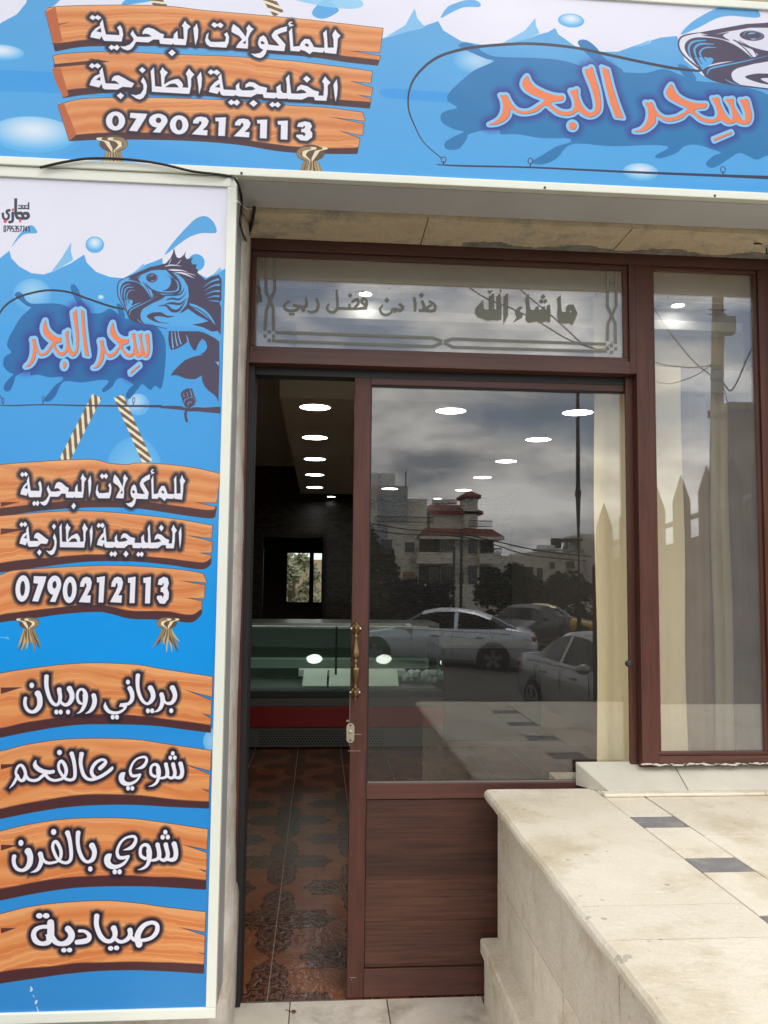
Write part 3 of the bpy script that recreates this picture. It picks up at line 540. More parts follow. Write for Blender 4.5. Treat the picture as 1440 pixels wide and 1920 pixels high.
G_SPLASH = [('q',[(370,190),(420,208),(520,212),(600,215),(680,225),(760,250),(820,268),(870,265),(980,270),(1050,255),(1110,275),(1165,298),(1280,310),(1420,340),(1500,400),(1510,500),(1490,590),(1440,580),(1400,595),(1340,570),(1300,590),(1240,625),(1210,610),(1240,580),(1265,568),(1180,540),(1130,545),(1100,570),(1040,590),(1020,580),(1070,548),(1000,540),(860,545),(740,535),(690,545),(650,590),(600,612),(555,605),(600,575),(650,545),(700,530),(690,515),(600,515),(500,500),(440,500),(435,485),(380,485),(320,500),(310,520),(280,555),(235,555),(230,530),(270,505),(300,490),(260,480),(218,455),(215,425),(240,410),(275,400),(240,375),(245,345),(290,300),(340,260),(415,225),(380,215),(300,180),(280,165),(310,155),(350,170)]),
 ('q',[(730,150),(760,145),(800,175),(830,215),(900,262),(840,270),(790,225),(740,175)]), ('q',[(1105,240),(1140,245),(1172,285),(1165,300),(1130,285)])]
G_LINE = [('s',[(218,590,4),(150,530,4),(112,460,5),(92,400,6),(97,330,7),(130,270,9),(200,212,11),(300,180,12),(420,165,12),(560,160,12),(720,175,12),(860,205,12),(1000,235,12),(1110,255,12),(1190,262,9)])]
G_ROD = [('s',[(200,613,4),(300,618,7),(560,624,7),(900,640,9),(1300,656,12),(1500,664,16)]), ('s',[(225,612,5),(225,600,5)]), ('s',[(551,620,5),(551,608,5)]), ('s',[(1275,652,5),(1275,640,5)])]
def ring(cv, sh, aff=None):
    for x, y in ((225,595),(551,600),(1275,632)):
        e = prep([('r',[(x+9*math.cos(a), y+11*math.sin(a), 3.5) for a in np.linspace(0,2*PI,12)])], SP, aff); fill(cv, e, DARK)
def fit(src, dst):
    a = np.array([tuple(P(x, y, TOPY)) for x, y in src])[:, [0,2]]; b = np.array([tuple(P(x, y, LEFTY)) for x, y in dst])[:, [0,2]]
    o = []
    for k in (0, 1):
        m, c = np.polyfit(a[:,k], b[:,k], 1); o += [m, c]
    return o
def inv(a): return [1/a[0], -a[1]/a[0], 1/a[2], -a[3]/a[2]]
AF_LOGO = fit([(917,232),(1097.4,131),(1408,227),(1340.8,262.6)], [(46.3,685.8),(134.2,586.7),(276.3,665),(246,701.7)])
AF_L1 = fit([(166.5,30.5),(638.7,64.5),(321.9,103.4),(346.5,36)], [(35.1,887.9),(346,900.7),(138,955.6),(155.6,889.5)])
AF_L2 = fit([(166.5,157.4),(634.8,165),(475,198.6),(610,141)], [(34.5,1022),(338.6,1010),(236.4,1041.9),(325.8,979)])
AF_DG = fit([(197.7,224.6),(585.8,249),(215.6,207),(215.6,242)], [(27.2,1105),(316,1111.5),(41.5,1079.6),(41.5,1129)])
AF_FISH = inv(fit([(1316.4,129.2),(1412.2,62.5),(1272.6,79.2)], [(236.7,584),(283.9,519.5),(218.4,536.3)]))

def wave(cv, fr, top, light, drops, base_col):
    """white sky above a blue sea: top is the crest line left to right"""
    w = wpts(top, fr); up = np.array([(w[-1,0], w[:,1].max()+1), (w[0,0], w[:,1].max()+1)])
    for l in light: fill(cv, prep([('q', l)], fr), lambda X, Z: np.broadcast_to(C(150,200,235), X.shape+(3,)).astype(np.float32))
    fill(cv, [('p', np.concatenate([w, up]))], C(233,233,246))
    for l in light: fill(cv, prep([('p', l)], fr), C(120,184,230), 0.85)
    for d in drops:
        fill(cv, prep([('q', d)], fr), C(96,168,220)); 

def make_image(name, cv, sat=1.0):
    if cv.img.shape[2] == 3 and sat != 1.0:
        lum = cv.img.mean(2, keepdims=True); cv.img = np.clip(lum+(cv.img-lum)*sat, 0, 1)
    im = bpy.data.images.new(name, cv.w, cv.h); a = np.ones((cv.h, cv.w, 4), np.float32)
    a[..., :3] = cv.img
    im.pixels.foreach_set(np.clip(a, 0, 1).ravel()); im.update(); im.pack(); return im

# ---- top sign print
cvT = Canvas(-1.45, 2.25, 2.80, 3.47, 900)
X, Z = np.meshgrid(cvT.x0+np.arange(cvT.w)/cvT.res, cvT.z0+np.arange(cvT.h)/cvT.res)
t = np.clip((Z-2.80)/0.6, 0, 1)[..., None]
cvT.img[:] = C(88,168,226)*(1-t)+C(98,166,216)*t
fill(cvT, prep([('q',[(-60,262),(60,255),(250,262),(430,300),(700,330),(1000,350),(1300,345),(1700,350),(1700,420),(1300,410),(900,400),(400,380),(100,345),(-60,330)])], (0,0,1,TOPY)), C(66,152,220), 0.35, 0.03)
fill(cvT, prep([('q',[(-120,128),(90,132),(360,140),(360,188),(60,170),(-120,168)])], (0,0,1,TOPY)), C(54,148,220), 0.5)
fill(cvT, prep([('q',[(720,165),(790,168),(850,175),(850,190),(780,186),(720,180)])], (0,0,1,TOPY)), C(54,148,220), 0.6)
wave(cvT, (0,0,1,TOPY), [(-300,25),(-150,70),(-60,30),(-20,60),(0,40),(30,24),(48,2),(50,-30),(140,-30),(100,8),(84,14),(110,30),(200,60),(420,80),(640,88),(725,68),(780,52),(822,37),(832,55),(865,75),(905,82),(945,79),(990,68),(1028,58),(1042,50),(1048,62),(1080,85),(1120,95),(1160,95),(1195,82),(1240,68),(1271,65),(1285,110),(1320,140),(1380,135),(1440,120),(1500,100),(1580,130),(1700,80)],
 [[(722,68),(760,45),(778,13),(783,32),(797,48),(760,58)], [(942,79),(985,55),(1005,31),(1006,46),(1013,60),(985,72)], [(1190,85),(1218,73),(1219,80)]],
 [[(827,31),(838,12),(855,3),(880,-4),(898,0),(900,10),(870,11),(845,22)], [(1278,62),(1300,38),(1340,15),(1370,5),(1400,4),(1415,8),(1427,22),(1424,30),(1400,29),(1370,27),(1345,32),(1310,50)], [(585,20),(600,2),(615,-5),(625,4),(635,18),(610,32),(592,30)], [(228,6),(250,-12),(300,-20),(320,-8),(280,0)]], None)
fill(cvT, prep([('q',[(540,-8),(590,-14),(660,-10),(682,5),(660,14),(600,8)])], (0,0,1,TOPY)), C(150,205,238), 0.9)
for b in ((1072,36,27,15), (0,97,50,19), (60,252,92,42)): bubble(cvT, *b, TOPY)
ell(cvT, P(882,118,TOPY).x, P(882,118,TOPY).z, 0.078, 0.048, C(88,168,222), .9, C(190,218,240), 0.3, 0.3)
fill(cvT, prep(G_SPLASH, SP), lambda X, Z: (C(44,120,172)*(1-(np.clip((Z-2.85)/.45,0,1))[...,None]) + C(50,122,176)*np.clip((Z-2.85)/.45,0,1)[...,None]).astype(np.float32))
bubble(cvT, 1203, 322, 43, 22, TOPY)
fill(cvT, prep(G_LINE, SP), C(52,54,70))
_fd = []
for fr, col, g in FISH:
    fill(cvT, prep(g, fr, AF_FISH), C(225,225,240) if col is BELLY and g is FISH[0][2] else col)
fill(cvT, prep(G_ROD, SP), C(52,58,84)); ring(cvT, None)
text_logo(cvT, prep(G_L1, L1)+prep(G_L2, L2))
ZT = (0,0,.5,TOPY)
for a, b in (((565,-30),(608,26)), ((985,-40),(1045,48))): rope(cvT, (a[0]/2,a[1]/2), (b[0]/2,b[1]/2), 22, TOPY, 3)
TP = [dict(top=[(168,38),(205,20),(420,14),(620,18),(760,34),(900,46),(1100,64),(1280,84),(1437,102)], right=[(1425,192),(1305,186),(1428,206)], bot=[(205,187),(300,170),(420,166),(560,166),(700,172),(900,186),(1150,207),(1300,228),(1416,241)], cracks=[[(178,90),(260,78),(182,98)],[(192,157),(262,152),(205,168)]], lf=[(168,38),(205,20),(215,70),(232,150),(196,155),(182,95)], seed=3),
 dict(top=[(196,205),(250,196),(420,190),(640,200),(860,208),(1080,224),(1250,244),(1396,264)], right=[(1392,308),(1310,300),(1398,326),(1392,358),(1340,352),(1392,368)], bot=[(235,362),(330,348),(480,340),(700,352),(900,362),(1100,378),(1250,390),(1386,402)], cracks=[[(198,236),(345,222),(330,214),(410,226),(340,236),(200,248)]], lf=[(192,252),(225,250),(255,352),(236,362),(205,300)], seed=11),
 dict(top=[(215,390),(300,368),(460,362),(700,366),(900,376),(1080,392),(1220,400),(1360,418)], right=[(1370,450),(1230,434),(1365,460),(1360,505),(1270,486),(1350,515)], bot=[(258,523),(380,518),(560,518),(740,524),(900,538),(1050,562),(1180,570),(1320,572),(1340,570)], cracks=[], lf=[(215,390),(238,385),(285,500),(258,523)], seed=23)]
for d in TP: plank(cvT, d['top'], d['bot'], ZT, d['cracks'], d['seed'], None, d['lf'], d['right'])
knot(cvT, 212, 272, 1.0, TOPY); knot(cvT, 582, 290, 1.0, TOPY, -1)
text_white(cvT, prep(G_A1, A1)+prep(G_A2, A2)); text_white(cvT, prep(G_B1, B1)+prep(G_B2, B2)); text_white(cvT, prep(G_DG, DG))
img_top = make_image('shop_banner_print', cvT, 1.13)

# ---- left sign print
cvL = Canvas(-1.35, -0.3143, 0.2247, 2.7498, 900)
X, Z = np.meshgrid(cvL.x0+np.arange(cvL.w)/cvL.res, cvL.z0+np.arange(cvL.h)/cvL.res)
zk = np.interp(Z, [0.2,0.55,1.0,1.35,1.75,2.1,2.7], [0,1,2,3,4,5,6]); stops = [C(66,138,198),C(58,142,206),C(54,146,214),C(6,148,222),C(66,158,222),C(70,158,220),C(98,172,226)]
for k in range(6):
    m = (zk >= k) & (zk <= k+1); tt = (zk-k)[..., None]; cvL.img[m] = (stops[k]*(1-tt)+stops[k+1]*tt)[m]
ZL = (0,320,.319444,LEFTY); ZM = (0,840,.319444,LEFTY); ZN = (0,1360,.319444,LEFTY)
for pts, a in (([(0,930),(300,925),(640,985),(1290,1050),(1300,1240),(700,1160),(300,1080),(0,1060)], .5), ([(0,1180),(400,1215),(1290,1280),(1290,1400),(0,1320)], .35)):
    pass
fill(cvL, prep([('q',[(-300,1000),(200,1010),(520,1075),(900,1110),(1260,1110),(1260,1260),(700,1245),(400,1220),(-300,1195)])], ZM), C(0,148,222), 0.55)
fill(cvL, prep([('q',[(-300,900),(300,920),(700,985),(1300,1040),(1300,1080),(700,1010),(300,950),(-300,960)])], ZL), C(60,160,226), 0.5)
wave(cvL, ZL, [(-400,600),(-250,640),(-120,560),(-30,520),(0,505),(50,465),(62,510),(110,560),(180,598),(250,606),(300,590),(410,540),(490,488),(505,535),(560,590),(640,620),(720,628),(780,595),(850,548),(900,530),(950,508),(952,540),(1000,570),(1110,565),(1160,600),(1210,625),(1260,600),(1300,580),(1400,540)],
 [[(295,592),(350,520),(415,415),(412,470),(426,520),(360,560)], [(780,595),(840,540),(848,556)], [(1255,600),(1290,560),(1300,585)]],
 [[(965,490),(1010,420),(1090,330),(1150,275),(1205,262),(1250,295),(1270,345),(1255,362),(1180,362),(1110,385),(1050,425)], [(65,442),(100,380),(150,325),(185,317),(210,345),(208,362),(140,368),(100,400)]], None)
ell(cvL, P(1150*.3194,320+535*.3194,LEFTY).x, P(1150*.3194,320+535*.3194,LEFTY).z, 0.026, 0.028, C(88,168,222))
bubble(cvL, 176.5, 457.5, 17, 16, LEFTY); 
ell(cvL, P(59,552,LEFTY).x, P(59,552,LEFTY).z, 0.058, 0.052, C(92,170,226), .9, C(170,212,240), 0, 0.2)
bubble(cvL, 188, 557, 7, 6, LEFTY); ell(cvL, P(258,758,LEFTY).x, P(258,758,LEFTY).z, 0.034, 0.034, C(120,186,232), .8, C(215,232,248), -.3, .3)
ell(cvL, P(250,885,LEFTY).x, P(250,885,LEFTY).z, 0.085, 0.11, C(96,176,230), .6, C(170,214,240), 0, 0)
ell(cvL, P(405,1390,LEFTY).x, P(405,1390,LEFTY).z, 0.04, 0.04, C(120,186,232), .8, C(200,226,245), 0, 0)
fill(cvL, prep(G_SPLASH, SP, AF_LOGO), lambda X, Z: (C(8,96,156)*(1-(np.clip((Z-2.05)/.35,0,1))[...,None]) + C(38,112,168)*np.clip((Z-2.05)/.35,0,1)[...,None]).astype(np.float32))
fill(cvL, prep(G_LINE, SP, AF_LOGO), C(40,42,58))
for fr, col, g in FISH: fill(cvL, prep(g, fr), col)
text_logo(cvL, prep(G_L1, L1, AF_LOGO)+prep(G_L2, L2, AF_LOGO))
rope(cvL, (181,742), (119,864), 19, LEFTY, 6.5); rope(cvL, (221,742), (276,867), 18, LEFTY, 6.5)
fill(cvL, prep(G_ROD, SP, AF_LOGO), C(52,58,84)); ring(cvL, None, AF_LOGO)
for fr, col, g in REEL: fill(cvL, prep(g, fr), col)
LP = [(ZM, dict(top=[(-420,190),(-200,130),(0,98),(260,78),(450,68),(560,70),(640,90),(740,98),(820,88),(1000,98),(1150,118),(1290,150)], right=[(1270,320),(1140,318),(1268,345)], bot=[(-420,470),(-200,425),(0,400),(200,370),(400,352),(600,345),(800,352),(950,372),(1100,395),(1240,410),(1262,385)], cracks=[[(0,318),(118,315),(0,345)]], seed=31)),
 (ZM, dict(top=[(-420,440),(0,400),(250,378),(450,370),(650,378),(900,402),(1080,425),(1245,455)], right=[(1240,530),(1090,512),(1245,550),(1240,615),(1160,615),(1238,630)], bot=[(-420,800),(-200,760),(0,728),(250,695),(450,670),(600,662),(800,665),(1000,685),(1180,710),(1235,680)], cracks=[[(0,472),(155,476),(0,508)]], seed=37)),
 (ZM, dict(top=[(-100,760),(0,745),(80,720),(300,705),(500,695),(700,692),(900,702),(1080,718),(1190,738)], right=[(1212,790),(1050,780),(1202,806),(1196,885),(1090,880),(1184,900),(1180,970)], bot=[(-60,1060),(0,1022),(150,1005),(350,975),(560,960),(650,972),(760,1000),(900,1005),(1000,1010),(1120,1022),(1172,985)], cracks=[], seed=41)),
 (ZM, dict(top=[(-420,1420),(-200,1370),(0,1325),(150,1300),(350,1275),(560,1264),(800,1275),(950,1300),(1245,1345)], right=[(1242,1465),(1080,1420),(1240,1485),(1236,1572),(1180,1560),(1236,1590)], bot=[(-420,1800),(-200,1740),(0,1700),(200,1660),(450,1625),(700,1622),(900,1630),(1100,1655),(1232,1672)], cracks=[[(0,1408),(128,1406),(0,1446)]], seed=47)),
 (ZN, dict(top=[(-420,240),(-200,190),(0,155),(150,118),(350,88),(560,80),(800,88),(1000,118),(1238,152)], right=[(1232,270),(1080,232),(1230,292),(1226,385),(1180,375),(1226,400)], bot=[(-420,640),(-200,590),(0,550),(200,510),(400,480),(600,468),(800,468),(1000,480),(1222,490)], cracks=[[(0,232),(130,228),(0,262)]], seed=53)),
 (ZN, dict(top=[(-420,710),(-200,665),(0,625),(150,590),(350,558),(560,548),(760,552),(950,575),(1218,615)], right=[(1212,735),(1070,705),(1212,755),(1210,858),(1160,848),(1208,870)], bot=[(-420,1110),(-200,1065),(0,1030),(200,990),(400,960),(600,948),(850,948),(1000,955),(1205,968)], cracks=[[(0,705),(100,708),(0,740)]], seed=59)),
 (ZN, dict(top=[(-420,1200),(-200,1150),(0,1112),(150,1075),(350,1048),(600,1036),(800,1050),(950,1072),(1205,1102)], right=[(1200,1220),(1050,1192),(1200,1242),(1196,1345),(1150,1338),(1196,1352)], bot=[(-420,1610),(-200,1560),(0,1520),(200,1490),(400,1462),(600,1445),(800,1442),(1000,1450),(1192,1462)], cracks=[[(0,1196),(90,1196),(0,1228)]], seed=61))]
for fr, d in LP: plank(cvL, d['top'], d['bot'], fr, d['cracks'], d['seed'], None, None, d['right'])
knot(cvL, 53, 1172, 0.72, LEFTY); knot(cvL, 312, 1172, 0.72, LEFTY, -1)
text_white(cvL, prep(G_A1, A1, AF_L1)+prep(G_A2, A2, AF_L1)); text_white(cvL, prep(G_B1, B1, AF_L2)+prep(G_B2, B2, AF_L2)); text_white(cvL, prep(G_DG, DG, AF_DG))
text_white(cvL, prep(G_H1a, H1a)+prep(G_H1b, H1b)); text_white(cvL, prep(G_H2a, H2a)+prep(G_H2b, H2b))
text_white(cvL, prep(G_H3a, H3a)+prep(G_H2b, H3b)); text_white(cvL, prep(G_H4, H4))
fill(cvL, prep(G_CR, CR), C(62,62,76)); fill(cvL, prep([('e',(400,570,38,50)),('e',(650,938,42,66)),('e',(142,962,60,58))], CR), C(205,90,100))
fill(cvL, prep([('r',[(176,1545,8),(180,1560,12),(170,1570,4)]), ('r',[(208,1628,14),(204,1640,10)]), ('r',[(210,1660,4),(225,1705,5)]), ('r',[(188,1590,3),(196,1604,4)]), ('e',(1020,1672,4,4))], ZN), C(225,230,236), 0.9)
fill(cvL, prep([('r',[(0,1112,5),(30,1116,6),(48,1122,5)]), ('s',[(38,1106,4),(46,1120,4)])], ZM), C(180,214,238), 0.7)
img_left = make_image('menu_sign_print', cvL, 1.13)

# ---- etched letters and border of the fanlight (mask: 1 = sand-blasted)
ZG4, ZG5 = (470,480,.25,0.0), (830,500,.25,0.0)
def dia(x, y, r): return ('p',[(x-r,y),(x,y-r),(x+r,y),(x,y+r)])
def bar(*p, w=17): return ('s',[(x,y,w) for x,y in p])
def lin(*p, w=17): return [('s',[(*p[i],w),(*p[i+1],w)]) for i in range(len(p)-1)]
G_T5 = [('p',[(975,290),(1005,355),(985,405),(968,440),(945,425),(905,428),(870,420),(858,380),(862,300),(857,240),(880,222),(882,300),(890,345),(925,345),(925,305),(945,290)]),
 ('h',[(945,335),(958,325),(968,345),(955,352)]),
 ('p',[(640,210),(648,300),(655,330),(690,330),(693,310),(712,300),(715,328),(740,328),(742,308),(762,302),(765,330),(778,330),(780,300),(798,290),(803,350),(800,420),(770,412),(740,420),(700,412),(640,422),(622,405),(628,330),(620,240)]),
 dia(750,228,16), dia(737,263,15), dia(765,263,15),
 ('p',[(545,330),(575,305),(595,310),(570,335),(595,362),(590,385),(530,418),(555,385),(545,365)]),
 ('p',[(485,205),(487,300),(485,370),(455,430),(455,330),(458,230)]),
 ('p',[(428,205),(438,300),(435,400),(400,405),(370,402),(335,408),(300,395),(275,385),(262,382),(242,355),(245,320),(298,258),(305,325),(345,330),(345,230),(380,205),(382,325),(402,325),(404,230)]), ('h',[(262,335),(275,322),(284,342)]),
 ('s',[(340,185,8),(350,200,10),(358,190,8),(370,185,6)]), ('s',[(430,178,6),(434,190,6)])]
G_T4 = [('r',[(1340,345,12),(1378,370,17),(1378,408,18),(1335,416,18),(1322,390,15),(1350,375,13)]), ('s',[(1325,413,17),(1262,413,18)]), ('s',[(1283,340,16),(1300,385,18),(1290,413,17)]), dia(1280,298,17), ('s',[(1225,315,16),(1232,365,18),(1230,418,14)]),
 ('r',[(1118,368,18),(1140,390,20),(1122,412,20),(1088,406,20),(1078,425,10)]), ('r',[(1088,405,18),(1062,405,16),(1052,430,14),(1010,448,16),(978,430,16),(970,400,14),(988,375,9)]), dia(1020,335,16),
 ('r',[(845,320,16),(868,345,18),(860,390,20),(820,400,20)]), ('r',[(850,320,16),(832,345,18),(852,372,16)]), ('s',[(870,398,18),(800,402,18),(700,400,18)]), ('r',[(760,350,14),(798,330,18),(806,360,18),(780,392,16)]), ('s',[(740,365,16),(742,398,16)]), dia(745,300,15), dia(840,282,15),
 ('r',[(645,285,14),(650,340,16),(650,390,16),(625,425,18),(590,420,16),(572,395,14),(585,365,9)]), ('s',[(650,398,18),(712,398,18)]), dia(645,264,7),
 ('r',[(495,330,14),(508,375,18),(490,415,18),(450,425,14),(425,415,5)]), ('r',[(415,325,14),(418,370,18),(395,388,20),(335,375,16)]), ('r',[(290,345,11),(258,365,14),(255,395,16),(290,415,18),(340,410,16),(358,388,17),(325,372,15)]), ('e',(395,408,13,13)), ('e',(298,440,10,7)), ('e',(319,440,10,7))]
G_T4 += lin((115,-5),(115,265),(170,400),(172,560),w=18) + lin((180,-5),(180,265),(118,410),(108,560),w=18) + lin((190,575),(1365,618),(1432,642),w=17) + lin((185,640),(1365,682),(1432,655),w=17)
G_T4 += [('p',[(x-9,y-9),(x+9,y-9),(x+9,y+9),(x-9,y+9)]) for x, y in ((140,572),(108,603),(172,603),(140,634),(172,634))]
G_T5 += lin((10,565),(75,545),(1220,585)) + lin((10,575),(75,607),(1225,640)) + lin((1235,-20),(1232,300),(1290,430),(1292,580)) + lin((1297,-20),(1297,300),(1236,430),(1232,560))
G_T5 += [('p',[(x-9,y-9),(x+9,y-9),(x+9,y+9),(x-9,y+9)]) for x, y in ((1262,598),(1232,620),(1294,620),(1262,645),(1262,110),(1262,140))]
cvG = Canvas(-0.26, 1.17, 2.34, 2.70, 900, 1)
for g, f in ((G_T4, ZG4), (G_T5, ZG5)):
    r = sdf(cvG, prep(g, f), 0.01); sl, X, Z, D = r; cvG.img[sl] = np.maximum(cvG.img[sl], cov(D-0.0011, cvG.res)[..., None])
img_etch = make_image('etched_letter_mask', cvG)

def print_mat(name, img, rough=0.27, gain=0.92):
    m = bpy.data.materials.new(name); m.use_nodes = True; N = m.node_tree.nodes; L = m.node_tree.links; b = N['Principled BSDF']
    ti = N.new('ShaderNodeTexImage'); ti.image = img; ti.extension = 'EXTEND'
    uv = N.new('ShaderNodeUVMap'); L.new(uv.outputs['UV'], ti.inputs['Vector'])
    g = N.new('ShaderNodeNewGeometry'); nz = N.new('ShaderNodeTexNoise'); nz.inputs['Scale'].default_value = 3.0; nz.inputs['Detail'].default_value = 8; L.new(g.outputs['Position'], nz.inputs['Vector'])
    mr = N.new('ShaderNodeMapRange'); mr.inputs['To Min'].default_value = gain*0.95; mr.inputs['To Max'].default_value = gain*1.05; L.new(nz.outputs['Fac'], mr.inputs['Value'])
    sc2 = N.new('ShaderNodeVectorMath'); sc2.operation = 'SCALE'; L.new(ti.outputs['Color'], sc2.inputs[0]); L.new(mr.outputs['Result'], sc2.inputs['Scale'])
    L.new(sc2.outputs['Vector'], b.inputs['Base Color']); b.inputs['Roughness'].default_value = rough; b.inputs['Specular IOR Level'].default_value = 0.35
    nb = N.new('ShaderNodeTexNoise'); nb.inputs['Scale'].default_value = 5.0; nb.inputs['Detail'].default_value = 3; L.new(g.outputs['Position'], nb.inputs['Vector'])
    bp = N.new('ShaderNodeBump'); bp.inputs['Strength'].default_value = 0.25; bp.inputs['Distance'].default_value = 0.01; L.new(nb.outputs['Fac'], bp.inputs['Height']); L.new(bp.outputs['Normal'], b.inputs['Normal'])
    return m
def print_sheet(name, x0, x1, z0, z1, y, mt, parent, nx=24, nz=24, sag=0.0):
    vs, fs, uv = [], [], []
    for j in range(nz+1):
        for i in range(nx+1):
            u, v = i/nx, j/nz; vs.append((x0+(x1-x0)*u, y - sag*math.sin(PI*u)*math.sin(PI*v), z0+(z1-z0)*v)); uv.append((u, v))
    for j in range(nz):
        for i in range(nx):
            a = j*(nx+1)+i; fs.append((a, a+1, a+nx+2, a+nx+1))
    o = mesh_obj(name, vs, fs, mt, parent, True); l = o.data.uv_layers.new(name='UVMap')
    for lp in o.data.loops: l.data[lp.index].uv = uv[lp.vertex_index]
    return o

# ------------------------------------------------------------------ materials
M_trim = mat('cream_aluminium', srgb(232,234,221), 0.32, spec=0.5, var=0.05, vscale=3)
M_side = mat('grey_sheet_metal', srgb(176,178,182), 0.45, metal=0.2, var=0.12, vscale=4, stretch=(3,3,.6), coords='World')
M_under = mat('grey_sheet_underside', srgb(206,208,210), 0.45, var=0.1, vscale=3, coords='World')
M_soffit = mat('rough_tan_stone', srgb(242,226,196), 0.9, col2=srgb(214,196,166), vscale=7, bump=0.6, bscale=60, coords='World', dirt=srgb(150,144,134), dscale=7, grain=.12, gscale=60)
M_plaster = mat('white_cement_plaster', srgb(216,212,204), 0.9, col2=srgb(184,176,164), vscale=9, bump=0.5, bscale=50, coords='World', dirt=srgb(166,140,104), dscale=4)
M_wallstone = mat('wall_stone', srgb(190,176,150), 0.85, var=0.25, vscale=5, bump=0.4, coords='World', per=0.1)
M_frame = mat('brown_wood_foil', srgb(94,57,47), 0.45, col2=srgb(72,42,34), vscale=7, stretch=(6,6,.5), coords='World', spec=0.35, bump=0.05, bscale=60)
M_frameh = mat('brown_wood_foil_across', srgb(94,57,47), 0.45, col2=srgb(72,42,34), vscale=7, stretch=(.5,6,6), coords='World', spec=0.5, bump=0.05, bscale=60)
M_panel = mat('dark_wood_planks', srgb(98,60,45), 0.42, col2=srgb(56,33,26), vscale=6, stretch=(.6,4,16), coords='World', bump=0.12, bscale=70, per=0.38, detail=12, grain=.14, gscale=60)
M_black = mat('black_rubber', srgb(28,28,30), 0.6)
M_cable = mat('black_cable', srgb(24,24,26), 0.45)
M_brass = mat('antique_brass', srgb(140,118,84), 0.36, metal=0.9, col2=srgb(96,70,38), vscale=18, coords='Object')
M_chrome = mat('screw_chrome', srgb(225,225,225), 0.15, metal=1.0)
M_nickel = mat('worn_nickel', srgb(196,186,164), 0.35, metal=0.7, var=0.2, vscale=30)
M_dark = mat('dark_metal', srgb(38,36,36), 0.5)
M_stone = mat('cream_limestone', srgb(238,229,211), 0.6, col2=srgb(222,210,187), vscale=3.2, bump=0.30, bscale=55, coords='World', dirt=srgb(194,176,142), dscale=2.6, per=0.05, grain=.13, pits=.7, thr=(0.25,0.62), detail=12)
M_stoneface = mat('limestone_facing', srgb(238,228,210), 0.8, col2=srgb(214,200,178), vscale=3.4, bump=0.6, bscale=75, coords='World', dirt=srgb(184,158,122), dscale=3.2, per=0.08, grain=.20, gscale=110, pits=.5, detail=12)
M_inlay = mat('grey_inlay_stone', srgb(136,134,135), 0.6, var=0.15, vscale=14, coords='World', bump=0.1, dirt=srgb(160,152,140), dscale=14, grain=.15, gscale=90)
M_grout = mat('sandy_grout', srgb(122,108,86), 0.95, var=0.2, vscale=20, coords='World', bump=0.4)
M_sill = mat('pale_marble_sill', srgb(204,199,184), 0.4, var=0.08, vscale=9, coords='World', per=0.04)
M_tileout = mat('beige_porcelain_tile', srgb(232,224,210), 0.45, col2=srgb(216,206,190), vscale=8, coords='World', dirt=srgb(170,158,142), dscale=5, per=0.04, grain=.05)
M_glass = glass_mat('reflective_glass', 1.72, (0.97,0.965,0.945), veil=0.006)
M_glassveil = glass_mat('veiled_reflective_glass', 1.95, (0.98,0.975,0.96), veil=0.075, veil_col=(0.8,0.79,0.76))  # fanlight and side panes: veil adds painted brightness in place of reflected sky
M_clearglass = glass_mat('cabinet_glass', 1.5, (0.86,0.94,0.90))
M_gyp = mat('white_gypsum', srgb(242,240,232), 0.8, var=0.04, vscale=3)
M_gypcream = mat('cream_gypsum', srgb(240,230,206), 0.8, var=0.06, vscale=3)
M_ceil = mat('ceiling_paint', srgb(222,216,200), 0.9, var=0.05)
M_curt = mat('cream_curtain', srgb(254,238,196), 0.9, var=0.05, vscale=60, stretch=(1,1,.3), bump=0.15, bscale=300, coords='World')
M_curt2 = mat('taupe_curtain', srgb(176,148,116), 0.9, var=0.08, vscale=50, stretch=(1,1,.3), coords='World')
M_curt3 = mat('pale_olive_curtain', srgb(214,206,170), 0.9, var=0.06, vscale=50, stretch=(1,1,.3), coords='World')
M_curt4 = mat('dark_curtain', srgb(88,64,52), 0.9, var=0.1, vscale=30, coords='World')
M_wallin = mat('dark_wall_paint', srgb(128,120,108), 0.8, var=0.08)

# ------------------------------------------------------------------ ground and setting
def street_z(x): return -0.35 - 0.06*max(-12.0, min(14.0, x))
xs = [-400,-120,-40,-12,-6,0,4,8,14,40,120,400]; ys = [14,-2.1,-6,-12,-20,-35,-60,-120,-420]
gv = [(x, y, street_z(x)) for y in ys for x in xs]; n = len(xs)
gf = [(j*n+i, (j+1)*n+i, (j+1)*n+i+1, j*n+i+1) for j in range(len(ys)-1) for i in range(n-1)]
M_asph = mat('asphalt', srgb(98,92,84), 0.9, col2=srgb(78,73,67), vscale=1.5, bump=0.4, bscale=120, coords='World', dirt=srgb(84,80,74), dscale=.6)
struct(mesh_obj('street_ground', gv, gf, M_asph))
# outside apron with its tiles
apron = struct(box('entry_floor', -0.62, 0.63, -1.6, 0.0305, -0.45, -0.012, M_grout))
tl = None
for i in range(-2, 2):
    for j in range(5):
        x0, y1 = -0.078+i*0.344, 0.029-j*0.33
        if x0+0.344 > 0.64: x1 = 0.62
        else: x1 = x0+0.342
        x0_ = max(x0+0.002, -0.62)
        if x1-x0_ < 0.02: continue
        box('tile', x0_, x1, y1-0.327, y1, -0.012, 0.0, M_tileout, apron, 0.0012)
